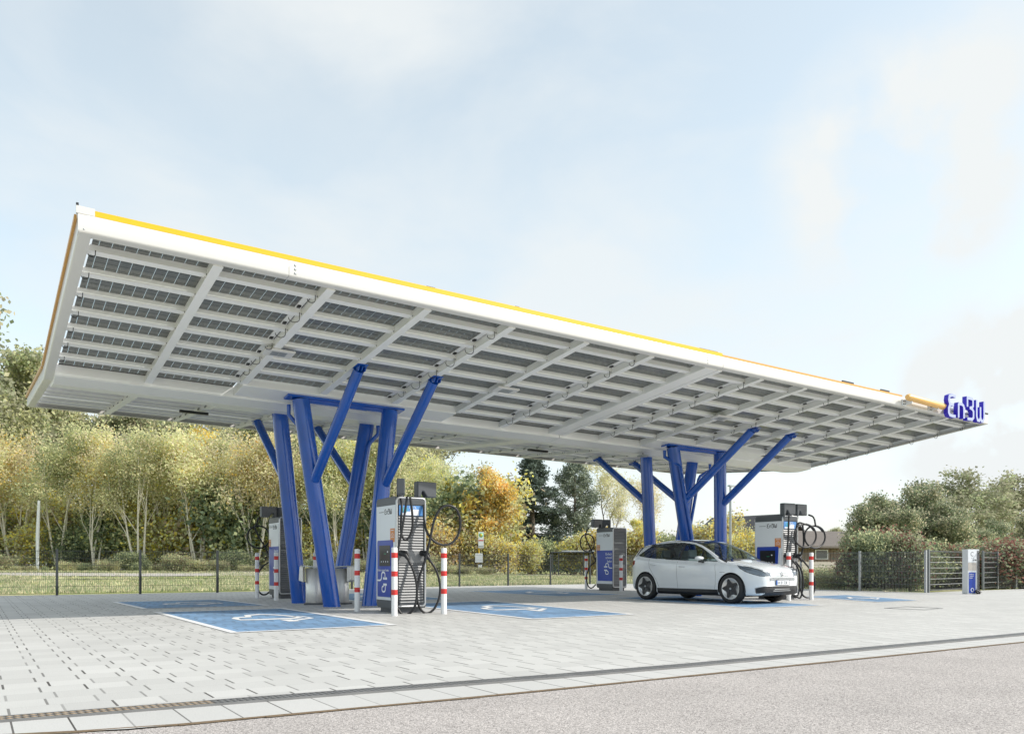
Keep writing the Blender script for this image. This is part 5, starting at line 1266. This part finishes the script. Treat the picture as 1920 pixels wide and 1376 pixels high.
def proto(key, seed, stems, H, spread, up, depth, cnt, sig, size, mats, weights, bark, clear=0.3, rad=0.09, kids=3, lean=0.12, squash=.8, zmin=None, lenf=0.42):
    rg = random.Random(seed); segs, tips = [], []
    for s in range(stems):
        a = rg.uniform(0, 2 * PI); ln = rg.uniform(0.3, 1) * lean if stems > 1 else lean * 0.3
        d = Vector((math.cos(a) * ln, math.sin(a) * ln, 1)).normalized(); p = Vector((math.cos(a) * 0.15 * (stems > 1), math.sin(a) * 0.15 * (stems > 1), -0.2))
        n = 8; cur = p.copy(); pts = [p.copy()]; dd = d.copy(); hs = H * rg.uniform(0.8, 1.0)
        for i in range(n):
            dd = (dd + Vector((rg.gauss(0, .06), rg.gauss(0, .06), .04))).normalized(); cur = cur + dd * hs / n; pts.append(cur.copy())
        r0 = rad * rg.uniform(.75, 1.1); segs.append((pts, [r0 * (1 - 0.85 * i / n) for i in range(n + 1)]))
        nb = int((10 if stems == 1 else 7) * (1 if H > 5 else 0.8)); 
        for k in range(nb):
            t = clear + (1 - clear) * (k + rg.random()) / nb; t = min(t, 0.98); i = min(int(t * n), n - 1); base = pts[i].lerp(pts[i + 1], t * n - i)
            az = rg.uniform(0, 2 * PI); nd = Vector((math.cos(az) * spread * 1.6, math.sin(az) * spread * 1.6, 0.55 + up)).normalized()
            branches(rg, base, nd, hs * lenf * (1.12 - t * 0.75), r0 * 0.4 * (1.1 - t * .6), depth - 1, segs, tips, spread, up, kids)
        tips.append(pts[-1]); tips.append(pts[-2])
    b = MB()
    for pts, rs_ in segs:
        if rs_[0] > 0.006: b.tube(pts, [max(r_, 0.006) for r_ in rs_], 6 if rs_[0] > 0.04 else 4, caps=False)
    tb = bpy.data.meshes.new('trunk'); tb.from_pydata(b.v, [], b.f); tb.materials.append(bark); tb.polygons.foreach_set('use_smooth', [True] * len(b.f))
    if zmin is not None: tips = [q for q in tips if q.z > zmin]
    PROTO[key] = (tb, leaf_mesh('crown', tips, cnt, sig, size, mats, weights, rg, squash), H)
    fixH(key)
def conifer(key, seed, H, R0, cnt, mats, weights, pine=False):
    rg = random.Random(seed); b = MB(); b.tube([(0, 0, -0.2), (0.05, 0, H * 0.5), (0, 0, H)], [H * 0.018, H * 0.012, 0.02], 8, caps=False); tips = []
    nl = 21 if not pine else 12
    for k in range(nl):
        t = (k + 0.5) / nl; z = H * ((0.10 if not pine else 0.35) + (0.90 if not pine else 0.65) * t)
        Rz = R0 * ((1 - t) ** 0.85 if not pine else math.sin(PI * (0.15 + 0.85 * t)) ** 0.7 * (1 - 0.3 * t)) * rg.uniform(0.75, 1.15)
        for m_ in range(rg.randint(5, 8)):
            a = rg.uniform(0, 2 * PI); L_ = Rz * rg.uniform(0.6, 1.1) + 0.1; drp = (-0.28 if not pine else 0.35)
            pts = [Vector((math.cos(a) * L_ * s, math.sin(a) * L_ * s, z + drp * L_ * s * s + (0.25 * L_ * max(0, s - 0.7) if not pine else 0))) for s in (0, .25, .5, .75, 1)]
            b.tube(pts, [0.05, 0.04, 0.03, 0.02, 0.01], 4, caps=False)
            for s in ((.3, .45, .6, .75, .88, 1) if not pine else (.55, .75, .9, 1)):
                i = min(int(s * 4), 3); q = pts[i].lerp(pts[i + 1], s * 4 - i); tips.append(q - Vector((0, 0, 0.08 if not pine else -0.05)))
    tips += [Vector((0, 0, H)), Vector((0, 0, H - .3))]
    tb = bpy.data.meshes.new('trunk'); tb.from_pydata(b.v, [], b.f); tb.materials.append(M['bark'])
    PROTO[key] = (tb, leaf_mesh('crown', tips, cnt, 0.17 if not pine else 0.24, 0.18, mats, weights, rg, 1.0), H)
proto('birch1', 1, 4, 9.5, .34, .6, 2, 9500, 0.46, 0.155, [LM['ygr'], LM['ylw'], LM['pal']], [.60, .15, .25], M['birch'], clear=.30, rad=.11, lean=.22)
proto('birch2', 2, 3, 10, .32, .6, 2, 9500, 0.45, 0.155, [LM['ygr'], LM['pal'], LM['grn']], [.50, .15, .35], M['birch'], clear=.32, rad=.12, lean=.18)
proto('birch3', 3, 5, 8.5, .38, .5, 2, 9500, 0.46, 0.15, [LM['ygr'], LM['pal'], LM['org']], [.56, .38, .06], M['birch'], clear=.28, rad=.09, lean=.30)
proto('yellow', 4, 2, 9, .45, .5, 2, 16000, 0.40, 0.20, [LM['ylw'], LM['ygr']], [.8, .2], M['bark'], clear=.15, rad=.15)
proto('tall1', 5, 1, 15, .55, .35, 3, 30000, 0.55, 0.25, [LM['olv'], LM['ygr'], LM['grn']], [.45, .30, .25], M['bark'], clear=.2, rad=.28)
proto('tall2', 6, 1, 14, .55, .3, 3, 24000, 0.50, 0.25, [LM['grn'], LM['olv'], LM['pal']], [.4, .35, .25], M['bark'], clear=.25, rad=.26)
proto('open', 8, 1, 13, .60, .25, 3, 11000, 0.45, 0.24, [LM['olv'], LM['ygr']], [.5, .5], M['bark'], clear=.25, rad=.24, lenf=.5)
proto('maple', 9, 2, 8, .42, .55, 3, 22000, 0.36, 0.21, [LM['ylw'], LM['org'], LM['ygr']], [.50, .17, .33], M['bark'], clear=.08, rad=.16)
proto('shrubg', 10, 6, 2.6, .6, .4, 2, 9000, 0.28, 0.13, [LM['dgr'], LM['grn'], LM['ygr']], [.45, .35, .2], M['bark'], clear=.05, rad=.03, lean=.6)
proto('shruby', 11, 6, 2.6, .6, .4, 2, 9000, 0.28, 0.13, [LM['ygr'], LM['ylw'], LM['bru']], [.45, .3, .25], M['bark'], clear=.05, rad=.03, lean=.6)
proto('shrubr', 12, 7, 1.9, .6, .5, 2, 9000, 0.22, 0.10, [LM['red'], LM['olv'], LM['grn'], LM['dgr']], [.40, .20, .20, .20], M['bark'], clear=.0, rad=.025, lean=.5)
proto('shrubm', 13, 6, 2.0, .6, .5, 2, 9000, 0.22, 0.10, [LM['grn'], LM['dgr'], LM['red'], LM['olv']], [.36, .30, .18, .16], M['bark'], clear=.0, rad=.025, lean=.6)
proto('bigshrub', 14, 6, 6.2, .55, .4, 3, 27000, 0.30, 0.17, [LM['olv'], LM['dgr'], LM['grn'], LM['pal']], [.38, .32, .20, .10], M['bark'], clear=.1, rad=.09, lean=.5)
proto('umbrella', 15, 2, 7.5, .70, .15, 3, 9500, 0.27, 0.18, [LM['olv'], LM['grn']], [.7, .3], M['bark'], clear=.4, rad=.16, lenf=.55, lean=.3)
proto('sparse', 16, 1, 12, .40, .5, 3, 9000, 0.35, 0.14, [LM['pal'], LM['ygr']], [.6, .4], M['bark'], clear=.25, rad=.14)
proto('brush', 17, 9, 1.3, .6, .5, 2, 6000, 0.20, 0.09, [LM['bru'], LM['grn'], LM['ygr']], [.4, .35, .25], M['bark'], clear=.0, rad=.015, lean=.9)
conifer('spruce', 20, 14, 4.3, 42000, [LM['con']], [1.0]); conifer('pine', 21, 12, 2.6, 16000, [LM['con2'], LM['con']], [.75, .25], True)
NAMES = dict(birch1='birch_tree', birch2='birch_tree', birch3='birch_tree', yellow='yellow_tree', tall1='broadleaf_tree', tall2='broadleaf_tree', open='broadleaf_tree', maple='maple_tree', shrubg='shrub', shruby='shrub', shrubr='shrub', shrubm='shrub', bigshrub='large_shrub', umbrella='spreading_tree', sparse='sparse_tree', brush='undergrowth_bush', spruce='spruce_tree', pine='pine_tree')
def plant(key, u, d, vtop=None, h=None, label=None, cat='tree', group=None, rz=None, wide=1.0):
    tb, cr, H = PROTO[key]; p = at(u, d); z = terrain(*p)
    if h is None: h = (1057 - vtop) * d / FPX + CAMH - z
    s = h / H
    t = empty(NAMES[key], label, cat, (p[0], p[1], z - 0.05), random.uniform(0, 6.28) if rz is None else rz, group)
    t.scale = (s * wide, s * wide, s)
    for nm, me in (('trunk', tb), ('crown', cr)):
        o = bpy.data.objects.new(nm, me); C.objects.link(o); o.parent = t
    return t

ORD = ['first', 'second', 'third', 'fourth', 'fifth', 'sixth', 'seventh', 'eighth', 'ninth', 'tenth', 'eleventh', 'twelfth', 'thirteenth', 'fourteenth', 'fifteenth', 'sixteenth', 'seventeenth', 'eighteenth', 'nineteenth', 'twentieth']
def merged(name, items, label, cat):
    """one leafy mass built from many placed copies of the prototypes"""
    Vs, Fs, Ms, mats, base = [], [], [], [], 0
    for key, u, d, vtop, wide in items:
        tb, cr, H = PROTO[key]; p = at(u, d); z = terrain(*p); s_ = ((1057 - vtop) * d / FPX + CAMH - z) / H; a = random.uniform(0, 6.28)
        n = len(cr.vertices); co = np.empty(n * 3); cr.vertices.foreach_get('co', co); co = co.reshape(-1, 3).copy(); nf = len(cr.polygons); mi = np.empty(nf, dtype=np.int32); cr.polygons.foreach_get('material_index', mi)
        ca_, sa_ = math.cos(a) * s_ * wide, math.sin(a) * s_ * wide
        q = np.stack([co[:, 0] * ca_ - co[:, 1] * sa_ + p[0], co[:, 0] * sa_ + co[:, 1] * ca_ + p[1], co[:, 2] * s_ + z - .05], 1); Vs.append(q)
        mp_ = []
        for m in cr.materials:
            if m not in mats: mats.append(m)
            mp_.append(mats.index(m))
        Ms.append(np.array(mp_, dtype=np.int32)[mi])
    V = np.concatenate(Vs); n = len(V) // 4; me = bpy.data.meshes.new(name); me.vertices.add(4 * n); me.vertices.foreach_set('co', V.ravel()); me.loops.add(4 * n); me.loops.foreach_set('vertex_index', np.arange(4 * n, dtype=np.int32))
    me.polygons.add(n); me.polygons.foreach_set('loop_start', np.arange(0, 4 * n, 4, dtype=np.int32)); me.polygons.foreach_set('loop_total', np.full(n, 4, dtype=np.int32))
    for m in mats: me.materials.append(m)
    me.polygons.foreach_set('material_index', np.concatenate(Ms)); me.update(calc_edges=True)
    o = bpy.data.objects.new(name, me); C.objects.link(o); tag(o, label, cat, kind='stuff'); return o
G1 = 'birches in front of the wood'
for i, (k, u, d, vt) in enumerate([('birch3', -60, 62, 830), ('birch1', 25, 64, 800), ('birch2', 112, 63, 795), ('birch1', 175, 62, 815), ('birch3', 230, 64, 800), ('birch2', 262, 61, 805), ('birch1', 320, 63, 800), ('birch3', 372, 62, 805), ('birch2', 440, 64, 815), ('birch1', 478, 62, 805), ('birch3', 530, 63, 810), ('birch2', 585, 62, 800), ('birch1', 640, 63, 800), ('birch3', 690, 64, 810), ('birch2', 745, 63, 815), ('birch1', 790, 66, 845)]):
    plant(k, u, d, vt, label=ORD[i] + ' pale stemmed yellow green birch from the left in the front row of the wood', group=G1)
G2 = 'tall trees behind the birches'
for i, (k, u, d, vt) in enumerate([('tall1', -30, 70, 640), ('tall2', 45, 78, 700), ('tall1', 130, 84, 770), ('tall2', 205, 82, 765), ('tall1', 290, 84, 770), ('tall2', 360, 86, 780), ('tall1', 560, 86, 770), ('tall2', 640, 84, 785), ('tall1', 700, 86, 800)]):
    plant(k, u, d, vt, label=ORD[i] + ' tall olive green tree from the left rising behind the birches', group=G2)
plant('open', 425, 82, 770, label='open crowned tree with sky showing through, left of the blue columns')
plant('open', 490, 84, 780, label='open crowned tree seen between the blue struts at left')
plant('tall2', -128, 62, 470, label='tree at the left picture edge with only its branch tips in view')
plant('yellow', 397, 68, 808, label='bright yellow tree among the birches below the canopy edge')
plant('open', 800, 78, 800, label='tall open tree whose top touches the canopy edge right of the near columns')
plant('tall2', 760, 84, 820, label='pale green tree behind the nearest charging station')
plant('maple', 846, 66, 900, label='orange maple just right of the nearest charging station', wide=.8)
plant('maple', 908, 64, 880, label='large orange and yellow maple left of the spruce', wide=.85)
plant('maple', 944, 68, 925, label='smaller yellow maple against the spruce', wide=.8)
plant('spruce', 998, 72, 846, label='dark spruce under the middle of the canopy', rz=1.0, wide=1.6)
plant('pine', 1078, 74, 866, label='greyish pine right of the spruce', wide=1.1)
plant('spruce', 1040, 76, 955, label='low dark spruce filling the gap between spruce and pine')
plant('sparse', 1150, 76, 855, label='thin pale birch behind the far charging station')
plant('sparse', 1195, 80, 880, label='thin pale birch behind the left column of the second column group')
G3 = 'yellowing shrubs beyond the far fence'
for i, (k, u, d, vt) in enumerate(sorted([('shruby', 905, 63, 985), ('shruby', 945, 62, 1000), ('shruby', 990, 64, 1012), ('shrubg', 1020, 66, 1010), ('shruby', 1065, 66, 1000), ('shruby', 1105, 67, 990), ('shruby', 1150, 68, 1000), ('shruby', 1180, 62, 985), ('maple', 1190, 64, 975), ('shrubg', 1240, 70, 1000), ('shruby', 1320, 70, 965), ('shrubg', 1335, 74, 985), ('shruby', 1385, 62, 990), ('shrubg', 1405, 70, 995), ('shruby', 1250, 60, 1010), ('shruby', 870, 64, 960), ('shruby', 830, 62, 975), ('shruby', 780, 62, 960)], key=lambda q: q[1])):
    plant(k, u, d, vt, label=ORD[i] + ' shrub from the left in the loose yellowing line behind the canopy', group=G3, cat='shrub')
merged('undergrowth', [(random.choice(['brush', 'brush', 'shrubg', 'brush']), -40 + i * 21 + random.uniform(-9, 9), random.uniform(56, 60), random.choice([1034, 1050, 1056, 1060, 1062]) + random.uniform(-4, 4), random.uniform(1.0, 2.0)) for i in range(46)], 'low weedy undergrowth along the foot of the birches', 'undergrowth')
merged('wood_understorey', [(['shruby', 'shrubg', 'shruby'][i % 3], -60 + i * 27 + random.uniform(-12, 12), random.uniform(63, 70), random.uniform(900, 990), 1.1) for i in range(36)], 'dark green leafy mass between and behind the birch stems', 'understorey')
plant('bigshrub', 1655, 42, 930, label='big grey green shrub with ragged outline right of the houses', cat='shrub', wide=1.0)
plant('bigshrub', 1722, 43, 905, label='highest grey green shrub in front of the spreading tree', cat='shrub')
plant('bigshrub', 1785, 42, 945, label='rounded green shrub behind the wide gate', cat='shrub')
plant('bigshrub', 1610, 44, 975, label='leftmost ragged shrub beside the low house', cat='shrub', wide=.9)
plant('umbrella', 1822, 50, 878, label='spreading tree with dark open crown at upper right', wide=1.35)
plant('umbrella', 1905, 54, 890, label='spreading tree cut by the right picture edge', wide=1.1)
plant('bigshrub', 1870, 44, 975, label='green shrub under the spreading tree', cat='shrub')
plant('bigshrub', 1935, 46, 960, label='green shrub at the right picture edge', cat='shrub')
plant('tall2', 1560, 110, 990, label='distant bluish tree above the house roofs'); plant('tall2', 1610, 100, 985, label='distant pale tree left of the big shrubs')
plant('tall1', 1280, 120, 985, label='distant tree low behind the car roof')
G5 = 'shrubs along the right fence'
rg = random.Random(5)
for i in range(15):
    u = 1604 + i * 7.6 + rg.uniform(-4, 4); X = 27.2 + rg.random() * 1.4
    r_ = (u - 960) / FPX; Y = X * (-r_ * CA + SA) / (r_ * SA + CA); d = X * CA + Y * SA
    plant(rg.choice(['shrubr', 'shrubr', 'shrubm', 'shrubg']), u, d, rg.choice([978, 996, 1015, 1030, 1042, 1048]), label=ORD[i] + ' shrub from the left in the mixed red and green row behind the right fence', group=G5, cat='shrub', wide=0.9)
for i in range(11):
    u = 1735 + i * 22 + rg.uniform(-6, 6); d = rg.uniform(31.5, 33)
    plant('shrubr' if u > 1845 or 1765 < u < 1800 else rg.choice(['shrubm', 'shrubg']), u, d, rg.uniform(1000, 1028), label=ORD[i] + ' shrub from the left in the dense hedge behind the gates', group='hedge shrubs behind the gate', cat='shrub', wide=1.3)
merged('low_bushes', [('brush', 1515 + i * 16, rg.uniform(31, 34), rg.uniform(1058, 1070), 1.5) for i in range(6)], 'low scrubby growth behind the fence in front of the house', 'scrub')
# grass tufts on the meadow strip
def tufts(name, n, rs, region):
    P = []
    while len(P) < n:
        u, d = rs.uniform(*region[0]), rs.uniform(*region[1]); x, y = at(u, d)
        if (y < 30.3 and x < 26) or (u < 400 and 43.5 < d < 50.5 and rs.random() < .9) or (rs.random() < .7 and math.sin(x * .9) * math.sin(y * 1.1 + x * .3) > .2): continue
        P.append((x, y, terrain(x, y)))
    V = []; F = []; mi = []
    for (x, y, z) in P:
        for k in range(4):
            a = rs.uniform(0, 6.28); h = rs.uniform(.03, .13); w_ = 0.022; b0 = len(V); dx, dy = rs.uniform(-.12, .12), rs.uniform(-.12, .12)
            V += [(x + dx - w_ * math.cos(a), y + dy - w_ * math.sin(a), z - .02), (x + dx + w_ * math.cos(a), y + dy + w_ * math.sin(a), z - .02), (x + dx + rs.uniform(-.05, .05), y + dy + rs.uniform(-.05, .05), z + h)]
            F.append((b0, b0 + 1, b0 + 2)); mi.append(0 if rs.random() < .6 else 1)
    me = bpy.data.meshes.new(name); me.from_pydata(V, [], F); me.materials.append(LM['grn']); me.materials.append(LM['pal']); me.polygons.foreach_set('material_index', mi)
    o = bpy.data.objects.new(name, me); C.objects.link(o); tag(o, 'short patchy green and dry grass on the strip beyond the fence', 'grass', kind='stuff')
tufts('grass', 26000, random.Random(9), ((-150, 1700), (26, 60)))
